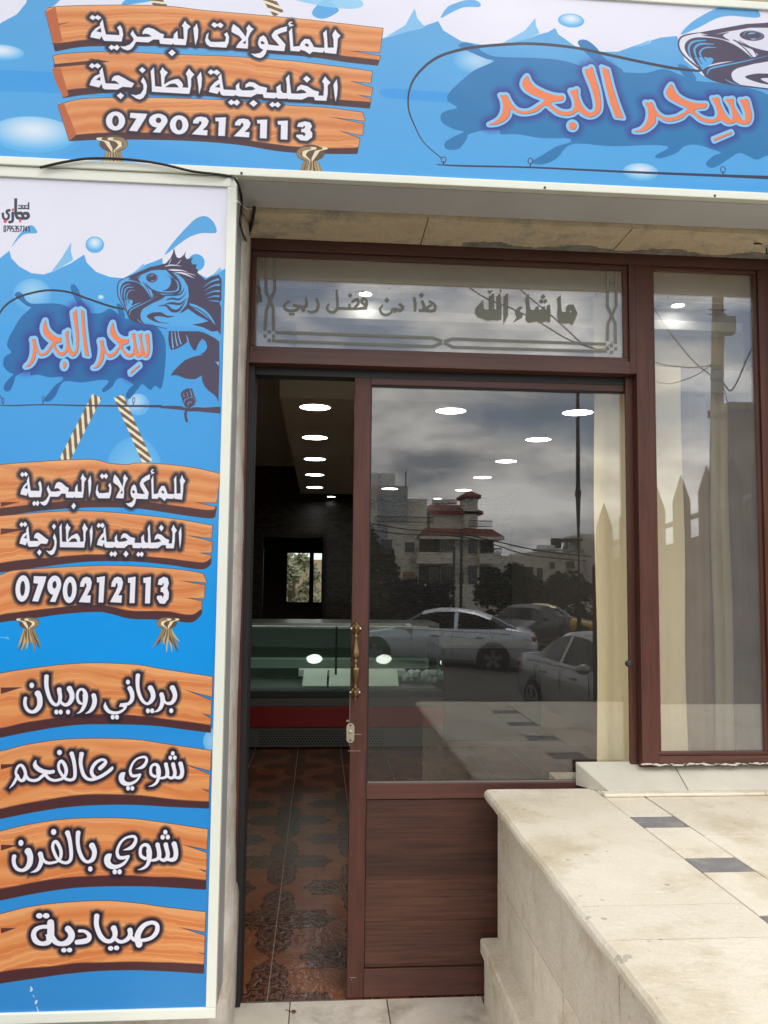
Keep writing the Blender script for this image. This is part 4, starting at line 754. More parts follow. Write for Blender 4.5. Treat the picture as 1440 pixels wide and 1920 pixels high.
# shop walls
shop = thing('shop_building', 'pale plaster and stone shop building around the open doorway, dark mosaic room inside', 'building', (0,0,-0.6))
box('left_wall', -7, -0.288, -0.25, 0.10, -0.6, 6.2, M_plaster, shop)
box('upper_wall', -0.288, 8, -0.25, 0.10, 2.80, 6.2, M_wallstone, shop)
box('right_wall', 1.745, 8, -0.06, 0.10, -0.6, 2.80, M_plaster, shop)
box('wall_under_window', 0.90, 1.745, 0.075, 0.16, -0.2, 0.76, M_plaster, shop)
# lintel stone, in three pieces with ragged repair mortar
lint = box('lintel', -0.288, 1.76, -0.249, 0.06, 2.778, 2.80, M_soffit, shop)
for x0, x1 in ((-0.286, 0.36), (0.364, 1.10), (1.104, 1.758)):
    bm = bmesh.new(); n = 22
    add_box(bm, x0, x1, -0.2485, 0.03, 2.766, 2.779)
    bmesh.ops.subdivide_edges(bm, edges=bm.edges[:], cuts=5, use_grid_fill=True)
    for v in bm.verts:
        if v.co.z < 2.77: v.co.z += random.uniform(-0.0018, 0.0018)
    bm_obj('lintel_stone', bm, M_soffit, lint)
bm = bmesh.new(); n = 60
for k in range(n):
    x = 0.52+(1.755-.52)*k/n; w = .020+.012*math.sin(k*.37)+random.uniform(-.004,.004); add_box(bm, x, x+(1.755-.52)/n, -.034-w*1.6, -.032, 2.7635+random.uniform(0,.0008), 2.767)
bm_obj('repair_mortar', bm, mat('grey_repair_mortar', srgb(168,164,156), .95, col2=srgb(120,116,108), vscale=22, bump=.8, bscale=50, coords='World'), lint)['kind'] = 'stuff'
# ragged plaster edge of the left reveal
pts = []; zs = np.linspace(0.02, 2.76, 60); rr = np.random.RandomState(4)
vs, fs = [], []
for k, z in enumerate(zs):
    bulge = 0.010*math.sin(z*3.1)+0.005*math.sin(z*11)+rr.uniform(-.0025,.0025)
    yb = 0.0-0.035+bulge + (0.03 if z < 0.45 else 0) + (0.02*math.exp(-((z-0.42)/.05)**2))
    th = 0.012+0.004*math.sin(z*5)+rr.uniform(-.001,.001) + (0.012 if z < .42 else 0)
    vs += [(-0.2885, -0.245, z), (-0.2885+th*.55, -0.235, z), (-0.2885+th, (yb-.24)/2, z), (-0.2885+th*0.9, yb-0.012, z), (-0.2885, yb, z)]
for k in range(len(zs)-1):
    for q in range(4): a = k*5+q; fs.append((a, a+1, a+6, a+5))
mesh_obj('plaster_reveal', vs, fs, M_plaster, shop, True)

# ------------------------------------------------------------------ signs
def sign_box(root, x0, x1, z0, z1, yf, yb, tw, prt, img_mat, px0, px1, pz0, pz1, tt=None):
    boxes('side_panel', [(x0+.004, x1-.004, yf+0.028, yb, z0+.004, z1-.004)], M_side, root)
    m = tw; tt = tt or tw
    box('top_trim', x0, x1, yf, yf+0.03, z1-tt, z1, M_trim, root, 0.003)
    box('bottom_trim', x0, x1, yf, yf+0.03, z0, z0+m, M_trim, root, 0.003)
    box('left_trim', x0, x0+m, yf+.0005, yf+0.0305, z0+m, z1-tt, M_trim, root, 0.003)
    box('right_trim', x1-m, x1, yf+.0005, yf+0.0305, z0+m, z1-tt, M_trim, root, 0.003)
    print_sheet('printed_sheet', px0, px1, pz0, pz1, yf+0.008, img_mat, root, sag=0.003)
lz1 = 2.787
ls = thing('menu_sign', 'tall blue menu sign with planks, fish and Arabic dishes beside the doorway', 'sign', (-0.82, -0.34, 0.19))
sign_box(ls, -1.36, -0.2845, 0.198, 2.7838, -0.464, -0.252, 0.030, None, print_mat('menu_print', img_left), -1.35, -0.3143, 0.2247, 2.7498, tt=0.034)
rebase(ls)
ts = thing('shop_banner', 'wide blue shop banner with Arabic name, planks and leaping fish above the door', 'sign', (0.4, -0.36, 2.79))
sign_box(ts, -1.50, 2.30, 2.785, 3.492, -0.472, -0.252, 0.027, None, print_mat('banner_print', img_top), -1.45, 2.25, 2.80, 3.47)
box('underside_panel', -0.284, 2.29, -0.442, -0.251, 2.7835, 2.7885, M_under, ts)
for x in (-0.29+.02, 0.72, 1.30): lathe('trim_screw', [(0.004,0),(0.004,.002),(0.001,.003)], (x, -0.474, 2.792), M_dark, ts, 8, 'Y')
rebase(ts)
# little trim clips
# ------------------------------------------------------------------ cables
def CB(x, y, z):
    p = PZ(x, y, z)
    if p.x > -.278 and p.y > -.62: return p
    d = _r*(x-720) - _u*(y-960) + _f*F_PX; k = -.278/d[0]; return Vector((-.278, CAMY+d[1]*k, CAMZ+d[2]*k))
cab = tube('power_cable', smooth_path([P(75,314,-.478), P(120,304,-.482), P(170,297,-.484), P(240,299,-.484), P(300,307,-.484), P(360,321,-.482), P(410,327,-.478), P(436,332,-.470), CB(441,336,2.776), CB(448,350,2.776), CB(453,372,2.776), CB(452,398,2.758), CB(450,418,2.758), CB(455,438,2.758), CB(460,450,2.755), P(458,466,-.037)], 6), 0.0042, M_cable, None, 8)
tag(cab, 'thin black cable running over both sign frames down to the door corner', 'cable')
cb2 = tube('black_cable', smooth_path([CB(477,389,2.758), CB(475,402,2.757), CB(471,424,2.756), CB(465,442,2.755), P(461,458,-.038)], 6), 0.0062, M_cable, None, 8)
tag(cb2, 'short thick black cable hanging from the banner underside', 'cable')
cb3 = tube('white_wire', smooth_path([CB(445,377,2.76), CB(455,386,2.76), CB(464,392,2.76), CB(475,390,2.76)], 5), 0.0022, M_trim, None, 6)
tag(cb3, 'thin pale wire crossing behind the black cables at the door corner', 'wire')
hook = tube('bent_iron_hook', [P(1414,457,-.19), P(1436,457,-.15), P(1438,476,-.10)], 0.003, M_dark, None, 6)
tag(hook, 'small bent black iron hook under the stone lintel', 'hook')

# ------------------------------------------------------------------ shop front frame
fr = thing('shopfront_frame', 'fixed brown wood-look aluminium door and window frame under the lintel', 'door frame', (0.72, 0, 0))
YF, YB = -0.030, 0.030
def rail(name, x0, x1, z0, z1, yf=YF, yb=YB, m=M_frameh, par=fr, bev=0.002): return box(name, x0, x1, yf, yb, z0, z1, m, par, bev)
rail('head_rail', -0.288, 1.742, 2.722, 2.766)
rail('left_jamb', -0.288, -0.272, 0.0, 2.722, m=M_frame)
rail('mullion', 1.198, 1.262, 0.83, 2.722, YF+.001, YB, M_frame); rail('side_stile', 1.172, 1.198, 2.292, 2.722, YF+.0013, YB, M_frame)
rail('transom_bar', -0.272, 1.172, 2.292, 2.340, YF+.0015)
rail('right_jamb', 1.690, 1.742, 0.83, 2.722, YF+.001, YB, M_frame)
rail('window_bottom_rail', 1.262, 1.690, 0.83, 0.858)
rail('mullion_return', 1.170, 1.198, 0.0, 2.292, 0.014, YB+.0, M_frame); rail('lower_post', 1.198, 1.262, 0.0, 0.83, 0.0, YB, M_frame)
def bead(x0, x1, z0, z1, w=0.016, par=fr, yf=-0.018, yb=0.004, m=M_frameh, mv=M_frame):
    for nm, b in (('glazing_bead', (x0, x1, z1-w, z1)), ('glazing_bead', (x0, x1, z0, z0+w))): box(nm, b[0], b[1], yf, yb, b[2], b[3], m, par, 0.003)
    for nm, b in (('glazing_bead', (x0, x0+w, z0+w, z1-w)), ('glazing_bead', (x1-w, x1, z0+w, z1-w))): box(nm, b[0], b[1], yf+.0004, yb, b[2], b[3], mv, par, 0.003)
bead(-0.272, 1.172, 2.340, 2.722, 0.018)
bead(1.262, 1.690, 0.858, 2.722, 0.014)
box('door_track', -0.262, 1.172, YB+.001, 0.10, 2.262, 2.300, M_dark, fr)
box('brush_seal', -0.2715, -0.2515, -0.004, 0.034, 0.003, 2.291, M_black, fr)
box('back_jamb', -0.288, -0.2495, 0.036, 0.10, 0.0, 2.262, M_black, fr)
box('floor_track', -0.236, 0.12, 0.027, 0.0345, -0.011, 0.0012, mat('worn_track', srgb(120,116,108), 0.5, metal=.5, var=.2, vscale=30, coords='World'), fr)
lathe('stop_knob', [(0.010,-0.030),(0.012,-0.028),(0.012,-0.012),(0.007,-0.010),(0.007,0)], (1.158, 0.01, P(1186,1244,0).z), M_dark, fr, 14, 'Y')
tp = box('fanlight_pane', -0.256, 1.156, -0.006, 0.0, 2.356, 2.706, M_glassveil, fr)
sp = box('side_pane', 1.274, 1.678, -0.006, 0.0, 0.870, 2.710, M_glassveil, fr)
# etched lettering: a sand-blasted print on the pane
me_ = bpy.data.materials.new('etched_lettering'); me_.use_nodes = True; N = me_.node_tree.nodes; L = me_.node_tree.links; N.remove(N['Principled BSDF'])
ti = N.new('ShaderNodeTexImage'); ti.image = img_etch; img_etch.colorspace_settings.name = 'Non-Color'; ti.extension = 'CLIP'
uvn = N.new('ShaderNodeUVMap'); L.new(uvn.outputs['UV'], ti.inputs['Vector'])
trn = N.new('ShaderNodeBsdfTransparent'); dfn = N.new('ShaderNodeBsdfDiffuse'); dfn.inputs['Color'].default_value = (*srgb(138,139,130), 1)
mlt = N.new('ShaderNodeMath'); mlt.operation = 'MULTIPLY'; mlt.inputs[1].default_value = 0.92; L.new(ti.outputs['Color'], mlt.inputs[0])
mxs = N.new('ShaderNodeMixShader'); L.new(mlt.outputs[0], mxs.inputs['Fac']); L.new(trn.outputs[0], mxs.inputs[1]); L.new(dfn.outputs[0], mxs.inputs[2]); L.new(mxs.outputs[0], N['Material Output'].inputs['Surface'])
et = print_sheet('etched_lettering', cvG.x0, cvG.x0+cvG.w/cvG.res, cvG.z0, cvG.z0+cvG.h/cvG.res, -0.0075, me_, fr, 2, 2)
# torn silicone and mortar along the bottom and right of the window frame
bm = bmesh.new(); rr = random.Random(5)
for k in range(46):
    x = 1.20+k*0.012; r_ = rr.uniform(.002,.0065)
    bmesh.ops.create_icosphere(bm, subdivisions=1, radius=r_, matrix=Matrix.Translation((x, YF-.002, 0.829+rr.uniform(-.003,.003))) @ Matrix.Diagonal((2.4,1,0.7,1)))
for k in range(34):
    z = 0.84+k*0.012; bmesh.ops.create_icosphere(bm, subdivisions=1, radius=rr.uniform(.002,.006), matrix=Matrix.Translation((1.7435+rr.uniform(-.004,.004), YF-.003, z)) @ Matrix.Diagonal((0.8,.7,2.2,1)))
stuff(bm_obj('mortar_smears', bm, mat('dry_mortar', srgb(204,196,184), .9), fr, True))
rebase(fr)

# ------------------------------------------------------------------ sliding door leaf
lf = thing('sliding_door', 'half open brown sliding door with dark glass above a planked panel and brass pull handle', 'door', (0.65, 0.06, 0.0))
LY0, LY1 = 0.034, 0.074
LX0, LX1 = 0.122, 1.24
box('closing_stile', LX0, LX0+0.062, LY0, LY1, 0.003, 2.288, M_frame, lf, 0.003)
box('rear_stile', LX1-0.05, LX1, LY0, LY1, 0.012, 2.27, M_frame, lf, 0.003)
box('top_rail', LX0+0.062, LX1-0.05, LY0+.0006, LY1, 2.236, 2.285, M_frameh, lf, 0.003)
gz = P(800,1468,LY0).z
box('middle_rail', LX0+0.062, LX1-0.05, LY0+.0006, LY1, gz-0.058, gz, M_frameh, lf, 0.004)
box('bottom_rail', LX0+0.062, LX1-0.05, LY0+.0006, LY1, 0.003, 0.098, M_frameh, lf, 0.003)
box('ledge_bead', LX0+0.062, LX1-0.05, LY0-.005, LY0, 0.098, 0.104, M_frameh, lf, 0.001)
pzs = [0.104, 0.176, 0.262, 0.345, 0.420, 0.498, 0.574, gz-0.058-0.004]
for a, b in zip(pzs[:-1], pzs[1:]): box('plank', LX0+0.0635, LX1-0.052, LY0+0.010+random.uniform(0,.0012), LY1-.01, a+.0003, b-.0002, M_panel, lf, 0.0008)
box('pane', LX0+0.060, LX1-0.048, LY0+0.014, LY0+0.020, gz-.01, 2.244, M_glass, lf)
box('gasket', LX0+0.062, LX0+0.067, LY0+.006, LY0+.013, gz, 2.236, M_black, lf)
box('gasket', LX0+0.067, LX1-0.05, LY0+.006, LY0+.013, gz, gz+.004, mat('grey_gasket', srgb(120,118,110), .6), lf)
box('gasket', LX0+0.067, LX1-0.05, LY0+.006, LY0+.013, 2.231, 2.236, M_black, lf)
# handle
hx = P(666,1240,LY0).x; hk = 0.1459*(LY0-CAMY)/F_PX; hz = lambda y: P(666, 1140+y*.1459, LY0-.03).z
prof = [(2,182),(14,186),(18,205),(13,228),(20,242),(27,265),(25,290),(13,308),(12,345),(27,358),(27,370),(19,385),(21,420),(30,480),(46,550),(51,590),(49,612),(34,632),(18,642),(19,665),(27,685),(26,698),(16,712),(15,748),(36,756),(51,768),(50,800),(42,860),(28,920),(20,965),(20,1000),(28,1018),(27,1028),(16,1042),(22,1065),(27,1100),(20,1128),(11,1145),(19,1168),(18,1188),(8,1204),(1,1208)]
hd = lathe('pull_handle', [(r_*hk, hz(y)) for r_, y in prof][::-1], (hx, LY0-.032, 0), M_brass, lf, 30, 'Z', 0.035)
for y in (268, 1095):
    z = hz(y); ro = lathe('rosette', [(0.001,-.008),(0.010,-.008),(0.016,-.006),(0.0205,-.002),(0.0205,0)], (hx, LY0-.0005, z), M_brass, hd, 22, 'Y')
    tube('handle_post', [(hx, LY0-.008, z), (hx, LY0-.03, z)], 0.005, M_brass, hd, 10)
    for s in (-1, 1): lathe('screw', [(0.001,-.004),(0.004,-.003),(0.0048,0)], (hx+s*57*hk, LY0-.007, z), M_chrome, hd, 12, 'Y')
# lock plate
lx, lz_ = P(657,1374,LY0).x, P(657,1374,LY0).z
bm = bmesh.new(); W2, H2 = 0.0145, 0.0355; ring_ = []
for k in range(28):
    a = 2*PI*k/28; ring_.append((lx+W2*math.cos(a), LY0-.003, lz_+math.copysign(H2-W2, math.sin(a))+W2*math.sin(a)))
f1 = bm.faces.new([bm.verts.new(p) for p in ring_]); e = bmesh.ops.extrude_face_region(bm, geom=[f1])
for v in e['geom']:
    if isinstance(v, bmesh.types.BMVert): v.co.y += 0.0032
lp_ = bm_obj('lock_plate', bm, M_nickel, lf)
for dz in (-.027, .027): lathe('plate_hole', [(0.0035,-.0006),(0.0035,0)], (lx, LY0-.0032, lz_+dz), M_black, lp_, 10, 'Y')
lathe('lock_cylinder', [(0.0062,-.0015),(0.0065,0)], (lx, LY0-.0032, lz_+.004), M_nickel, lp_, 16, 'Y'); box('keyhole', lx-.0008, lx+.0008, LY0-.0055, LY0-.0045, lz_+.001, lz_+.007, M_black, lp_)
box('latch_strip', LX0-.0022, LX0-.0002, LY0+.010, LY0+.026, P(650,1400,LY0).z, P(650,1300,LY0).z, M_nickel, lf)
box('latch_bolt', LX0-.013, LX0-.002, LY0+.014, LY0+.022, P(650,1353,LY0).z-.003, P(650,1353,LY0).z+.003, M_nickel, lf)
for y in (1127, 1602, 1677, 1837): lathe('rivet', [(0.0012,-.0008),(0.0012,0)], (P(659,y,LY0).x, LY0, P(659,y,LY0).z), M_chrome, lf, 8, 'Y')
M_scuff = mat('pale_scuff', srgb(170,150,136), .8)
for (a_, b_, c_) in ((652,678,1377),(652,676,1408),(655,667,1833)): box('scuff_mark', P(a_,c_,LY0).x, P(b_,c_,LY0).x, LY0-.0006, LY0+.001, P(a_,c_,LY0).z-.0007, P(a_,c_,LY0).z+.0007, M_scuff, lf)
bm = bmesh.new(); rr = random.Random(9)
for k in range(150):
    x = rr.uniform(LX0+.07, LX1-.1); z = gz+.01+rr.random()**2.2*0.5; r_ = rr.uniform(.0003,.0009)
    bm.faces.new([bm.verts.new((x+r_*math.cos(t_), LY0+.0134, z+r_*math.sin(t_)*rr.uniform(.6,1.4))) for t_ in np.linspace(0,2*PI,6,endpoint=False)])
stuff(bm_obj('dust_specks', bm, mat('dust', srgb(200,196,186), .9), lf))
rebase(lf)

# ------------------------------------------------------------------ stone ledge on the right
def PXf(x, y, X):
    d = _r*(x-720) - _u*(y-960) + _f*F_PX
    k = X/d[0]; return Vector((X, CAMY+d[1]*k, CAMZ+d[2]*k))
lg = thing('stone_ledge', 'raised cream limestone ledge with rounded edge and grey inlay squares', 'ledge', (1.6, -1.0, -0.45))
TZ, YE = 0.743, -2.03
box('core', 0.68, 3.4, YE+.03, -0.012, -0.55, TZ-0.044, M_grout, lg)
def slab(x0, x1, y0, y1, m=M_stone, nm='paving_stone', dz=None):
    box(nm, x0+.002, x1-.002, y0+.002, y1-.002, TZ-.040, TZ+(random.uniform(-.0012,.0008) if dz is None else dz), m, lg, 0.0025)
# column with the bullnose
def nosing(y0, y1):
    bm = bmesh.new(); prof = [(1.010, TZ-.044), (0.640, TZ-.044), (0.624, TZ-.041), (0.613, TZ-.032), (0.609, TZ-.020), (0.611, TZ-.010), (0.619, TZ-.002), (0.632, TZ), (0.70, TZ+.0005), (0.80, TZ-.0002), (1.010, TZ)]
    ny = max(2, int((y1-y0)/0.03)); rings = []
    for j in range(ny+1):
        y = y0+(y1-y0)*j/ny; w = 0.0010*math.sin(y*13)+0.0007*math.sin(y*37+1)+random.uniform(-.0004,.0004)
        rings.append([bm.verts.new((px_+(w if k in range(2,8) else 0), y, pz_+(w*.3 if k in range(3,7) else 0))) for k, (px_, pz_) in enumerate(prof)])
    for j in range(ny):
        for k in range(len(prof)): bm.faces.new((rings[j][k], rings[j][(k+1)%len(prof)], rings[j+1][(k+1)%len(prof)], rings[j+1][k]))
    bm.faces.new(rings[0]); bm.faces.new(rings[-1][::-1])
    o = bm_obj('edge_stone', bm, M_stone, lg, False)
    return o
for a, b in ((-1.098, -0.022), (-1.282, -1.101), (YE, -1.285)): nosing(a, b)
ys_ = [-0.10, -0.378, -0.503, -0.778, -0.893, -1.170, -1.290, -1.57, -1.69, YE]
slab(1.012, 1.160, -0.378, -0.10)
for k in range(1, 9):
    g_ = k in (1, 3, 5, 7)
    slab(1.012, 1.160, ys_[k+1], ys_[k], M_inlay if g_ else M_stone, 'inlay_square' if g_ else 'paving_stone', -.001 if g_ else None)
xs_ = [1.162, 1.66, 2.16, 2.66, 3.16, 3.4]
slab(1.012, 1.742, -0.099, -0.025)
slab(1.744, 3.4, -0.099, -0.055)
for i in range(5):
    off = [0.0, 0.12, -0.1, .05, 0][i]; yy = [-0.10, -0.597+off*.0, -1.101, -1.62, YE]
    for j in range(4): slab(xs_[i], xs_[i+1], yy[j+1], yy[j])

# facing stones of the side wall
zc = PXf(973, 1722, .655).z; zb = -0.5
yj = [-0.03, PXf(975,1650,.655).y, PXf(1053,1750,.655).y, PXf(1160,1850,.655).y, -1.55, YE]
zl = min(max(zc, 0.30), 0.45)
for a, b in zip(yj[:-1], yj[1:]): box('facing_stone', .655+random.uniform(-.001,.0015), .69, b+.0015, a-.0015, zl+.0015, TZ-.044, M_stoneface, lg, 0.003)
yk = [-0.03, -0.17, PXf(1001,1850,.655).y, -0.83, -1.22, -1.6, YE]; yk = sorted(set(yk), reverse=True)
for a, b in zip(yk[:-1], yk[1:]):
    if a-b < .03: continue
    box('facing_stone', .655+random.uniform(-.001,.0015), .69, b+.0015, a-.0015, -0.05, zl-.0015, M_stoneface, lg, 0.003)
for a, b in zip([-0.03,-0.72,-1.35], [-0.72,-1.35,YE]):
    bm = bmesh.new(); pf = [(0.66,-0.45),(0.608,-0.45),(0.608,0.150),(0.601,0.166),(0.594,0.180),(0.594,0.222),(0.600,0.228),(0.66,0.228)]
    r0 = [bm.verts.new((x, b+.0015, z)) for x, z in pf]; r1 = [bm.verts.new((x, a-.0015, z)) for x, z in pf]
    for k in range(len(pf)): bm.faces.new((r0[k], r0[(k+1)%len(pf)], r1[(k+1)%len(pf)], r1[k]))
    bm.faces.new(r0); bm.faces.new(r1[::-1]); bm_obj('plinth_stone', bm, M_stoneface, lg)
rebase(lg)
# marble sill in front of the side window
sl_ = thing('window_sill', 'pale marble sill slab under the side window on the ledge', 'sill', (1.35, -0.05, 0.745))
def sill(xa0, xa1, xb0, xb1, yb):
    v = [(xa0,yb,.829),(xa1,yb,.829),(xb1,-.105,.756),(xb0,-.105,.756)]; v += [(p[0],p[1],.744) for p in v]
    o = mesh_obj('sill_slab', v, [(3,2,1,0),(0,1,5,4),(1,2,6,5),(2,3,7,6),(3,0,4,7)], M_sill, sl_)
    md = o.modifiers.new('edge', 'BEVEL'); md.width = .003; md.segments = 2
sill(.964, 1.334, 1.042, 1.334, .030); sill(1.337, 1.742, 1.337, 1.742, .030)
rebase(sl_)
box('edge_strip', 1.012, 3.4, -.150, -.107, TZ+.0008, TZ+.013, M_stone, lg, .005).matrix_parent_inverse = Matrix.Translation(lg.location).inverted()

# ------------------------------------------------------------------ inside the shop
M_gr_in = mat('tile_grout_inside', srgb(150,132,112), .8)
def floor_mat():
    m = mat('ornate_floor_tile', srgb(150,84,48), 0.17, spec=0.35); N = m.node_tree.nodes; L = m.node_tree.links; b = N['Principled BSDF']
    for n_ in list(N):
        if n_.type in ('MAPPING','TEX_COORD','NEW_GEOMETRY'): N.remove(n_)
    g = N.new('ShaderNodeNewGeometry'); mp_ = N.new('ShaderNodeMapping'); mp_.vector_type = 'POINT'
    # one rosette sits on each crossing of the joints: work in cell coordinates centred on the crossing
    mp_.inputs['Location'].default_value = (0.165/0.375, -0.748/0.375, 0); mp_.inputs['Scale'].default_value = (1/0.375, 1/0.375, 1)
    L.new(g.outputs['Position'], mp_.inputs['Vector'])
    def VM(op, a, bb=None):
        n_ = N.new('ShaderNodeVectorMath'); n_.operation = op; L.new(a, n_.inputs[0])
        if bb is not None:
            if isinstance(bb, tuple): n_.inputs[1].default_value = bb
            else: L.new(bb, n_.inputs[1])
        return n_.outputs['Vector'] if op not in ('LENGTH','DOT_PRODUCT') else n_.outputs['Value']
    def MA(op, a, bb=None, c=None):
        n_ = N.new('ShaderNodeMath'); n_.operation = op
        for i_, v in enumerate((a, bb, c)):
            if v is None: continue
            if isinstance(v, (int, float)): n_.inputs[i_].default_value = v
            else: L.new(v, n_.inputs[i_])
        return n_.outputs[0]
    s0 = N.new('ShaderNodeSeparateXYZ'); L.new(mp_.outputs['Vector'], s0.inputs[0])
    def near(v): return MA('SUBTRACT', v, MA('ROUND', v))       # offset to the nearest rosette of the staggered lattice
    uu = near(MA('MULTIPLY', MA('ADD', s0.outputs['X'], s0.outputs['Y']), .5)); vv = near(MA('MULTIPLY', MA('SUBTRACT', s0.outputs['X'], s0.outputs['Y']), .5))
    X_, Y_ = MA('ADD', uu, vv), MA('SUBTRACT', uu, vv)
    cx = N.new('ShaderNodeCombineXYZ'); L.new(X_, cx.inputs[0]); Y_ = MA('MULTIPLY', Y_, 0.72); L.new(Y_, cx.inputs[1])
    ang = MA('ARCTAN2', Y_, X_); rad_ = VM('LENGTH', cx.outputs[0])
    lobes = MA('MULTIPLY_ADD', MA('COSINE', MA('MULTIPLY', ang, 4.0)), 0.19, 0.47)
    lob2 = MA('MULTIPLY_ADD', MA('COSINE', MA('MULTIPLY', ang, 20.0)), 0.035, lobes)
    nz = N.new('ShaderNodeTexNoise'); nz.inputs['Scale'].default_value = 9; nz.inputs['Detail'].default_value = 6
    ab = VM('ABSOLUTE', cx.outputs[0]); L.new(ab, nz.inputs['Vector'])
    lob3 = MA('MULTIPLY_ADD', nz.outputs['Fac'], 0.22, MA('SUBTRACT', lob2, 0.11))
    inside = MA('MULTIPLY', MA('SUBTRACT', lob3, rad_), 30.0); inside = MA('MINIMUM', MA('MAXIMUM', inside, 0.0), 1.0)
    edge = MA('SUBTRACT', 1.0, MA('MINIMUM', MA('MULTIPLY', MA('ABSOLUTE', MA('SUBTRACT', lob3, rad_)), 30.0), 1.0))
    wv = N.new('ShaderNodeTexWave'); wv.wave_type = 'RINGS'; wv.inputs['Scale'].default_value = 3.2; wv.inputs['Distortion'].default_value = 14; wv.inputs['Detail'].default_value = 3; wv.inputs['Detail Scale'].default_value = 2.5; L.new(ab, wv.inputs['Vector'])
    cr_ = N.new('ShaderNodeValToRGB'); cr_.color_ramp.elements[0].color = (*srgb(66,38,28),1); cr_.color_ramp.elements[1].color = (*srgb(104,66,46),1); cr_.color_ramp.elements[0].position = .35; cr_.color_ramp.elements[1].position = .6
    L.new(wv.outputs['Fac'], cr_.inputs['Fac'])
    n3 = N.new('ShaderNodeTexNoise'); n3.inputs['Scale'].default_value = 3; n3.inputs['Detail'].default_value = 6; L.new(mp_.outputs['Vector'], n3.inputs['Vector'])
    bs = N.new('ShaderNodeValToRGB'); bs.color_ramp.elements[0].color = (*srgb(106,58,36),1); bs.color_ramp.elements[1].color = (*srgb(148,90,55),1); L.new(n3.outputs['Fac'], bs.inputs['Fac'])
    m1 = N.new('ShaderNodeMix'); m1.data_type = 'RGBA'; L.new(inside, m1.inputs['Factor']); L.new(bs.outputs['Color'], m1.inputs['A']); L.new(cr_.outputs['Color'], m1.inputs['B'])
    m2 = N.new('ShaderNodeMix'); m2.data_type = 'RGBA'; L.new(edge, m2.inputs['Factor']); L.new(m1.outputs['Result'], m2.inputs['A']); m2.inputs['B'].default_value = (*srgb(60,32,24),1)
    L.new(m2.outputs['Result'], b.inputs['Base Color'])
    bp = N.new('ShaderNodeBump'); bp.inputs['Strength'].default_value = .35; bp.inputs['Distance'].default_value = .002; L.new(wv.outputs['Fac'], bp.inputs['Height']); L.new(bp.outputs['Normal'], b.inputs['Normal'])
    return m
M_floor = floor_mat()
sf = struct(box('shop_floor', -2.4, 2.7, 0.031, 8.8, -0.2, -0.0015, M_gr_in))
tme = None
for j in range(12):
    for i in range(-4, 7):
        x0, y0 = -0.16+i*0.375, -0.010+j*0.375
        if j == 0:
            o = box('tile', x0+.0022, x0+.3728, 0.032, y0+.3728, -0.004, 0.0, M_floor, sf)
        elif tme is None:
            o = box('tile', 0.0022, .3728, .0022, .3728, -0.004, 0.0, M_floor, sf); tme = o.data; o.location = (x0, y0, 0)
        else:
            o = bpy.data.objects.new('tile', tme); COL.objects.link(o); o.parent = sf; o.location = (x0, y0, 0)
box('inner_wall', -2.5, -2.4, 0.10, 8.8, -0.1, 3.1, M_wallin, shop)
box('inner_wall', 2.7, 2.8, 0.10, 8.8, -0.1, 3.1, M_wallin, shop)
struct(box('ceiling', -2.5, 2.8, 0.10, 8.8, 3.05, 3.15, M_ceil))
# roof slab keeps daylight out of the room
box('roof', -7, 8, -0.2, 9.2, 3.16, 3.4, M_wallin, shop)
# mosaic back wall with a doorway
YBK = 8.44
def mosaic_mat():
    m = mat('glass_mosaic', (0.05,0.05,0.04), 0.22); N = m.node_tree.nodes; L = m.node_tree.links; b = N['Principled BSDF']
    g = N.new('ShaderNodeNewGeometry'); mp_ = N.new('ShaderNodeMapping'); mp_.inputs['Rotation'].default_value = (PI/2, 0, 0); L.new(g.outputs['Position'], mp_.inputs['Vector'])
    sx = N.new('ShaderNodeSeparateXYZ'); L.new(g.outputs['Position'], sx.inputs[0]); cx = N.new('ShaderNodeCombineXYZ'); L.new(sx.outputs['X'], cx.inputs[0]); L.new(sx.outputs['Z'], cx.inputs[1])
    br = N.new('ShaderNodeTexBrick'); br.inputs['Scale'].default_value = 1; br.inputs['Brick Width'].default_value = 0.10; br.inputs['Row Height'].default_value = 0.045; br.inputs['Mortar Size'].default_value = .004
    br.inputs['Color1'].default_value = (*srgb(74,64,46),1); br.inputs['Color2'].default_value = (*srgb(24,27,23),1); br.inputs['Mortar'].default_value = (.01,.01,.01,1); br.inputs['Bias'].default_value = -.35
    L.new(cx.outputs[0], br.inputs['Vector']); L.new(br.outputs['Color'], b.inputs['Base Color']); return m
M_mos = mosaic_mat()
dx0, dx1, dzt = P(486,1080,YBK).x, P(612,1080,YBK).x, P(550,1000,YBK).z
bw = (boxes('back_wall', [(-2.4, dx0, YBK, YBK+.15, 0, 3.05), (dx1, 2.7, YBK, YBK+.15, 0, 3.05), (dx0, dx1, YBK, YBK+.15, dzt, 3.05)], M_mos, shop))
box('doorway_frame', dx0, dx0+.05, YBK-.01, YBK+.16, 0, dzt, M_dark, bw); box('doorway_frame', dx1-.05, dx1, YBK-.01, YBK+.16, 0, dzt, M_dark, bw); box('doorway_frame', dx0+.05, dx1-.05, YBK-.01, YBK+.16, dzt-.05, dzt, M_dark, bw)
YW = 11.5
(boxes('kitchen_wall', [(-2.4, P(535,1080,YW).x, YW, YW+.1, 0, 3.1), (P(606,1080,YW).x, 2.7, YW, YW+.1, 0, 3.1), (P(535,1080,YW).x, P(606,1080,YW).x, YW, YW+.1, P(570,1034,YW).z, 3.1), (P(535,1080,YW).x, P(606,1080,YW).x, YW, YW+.1, 0, P(570,1132,YW).z)], M_wallin, shop))
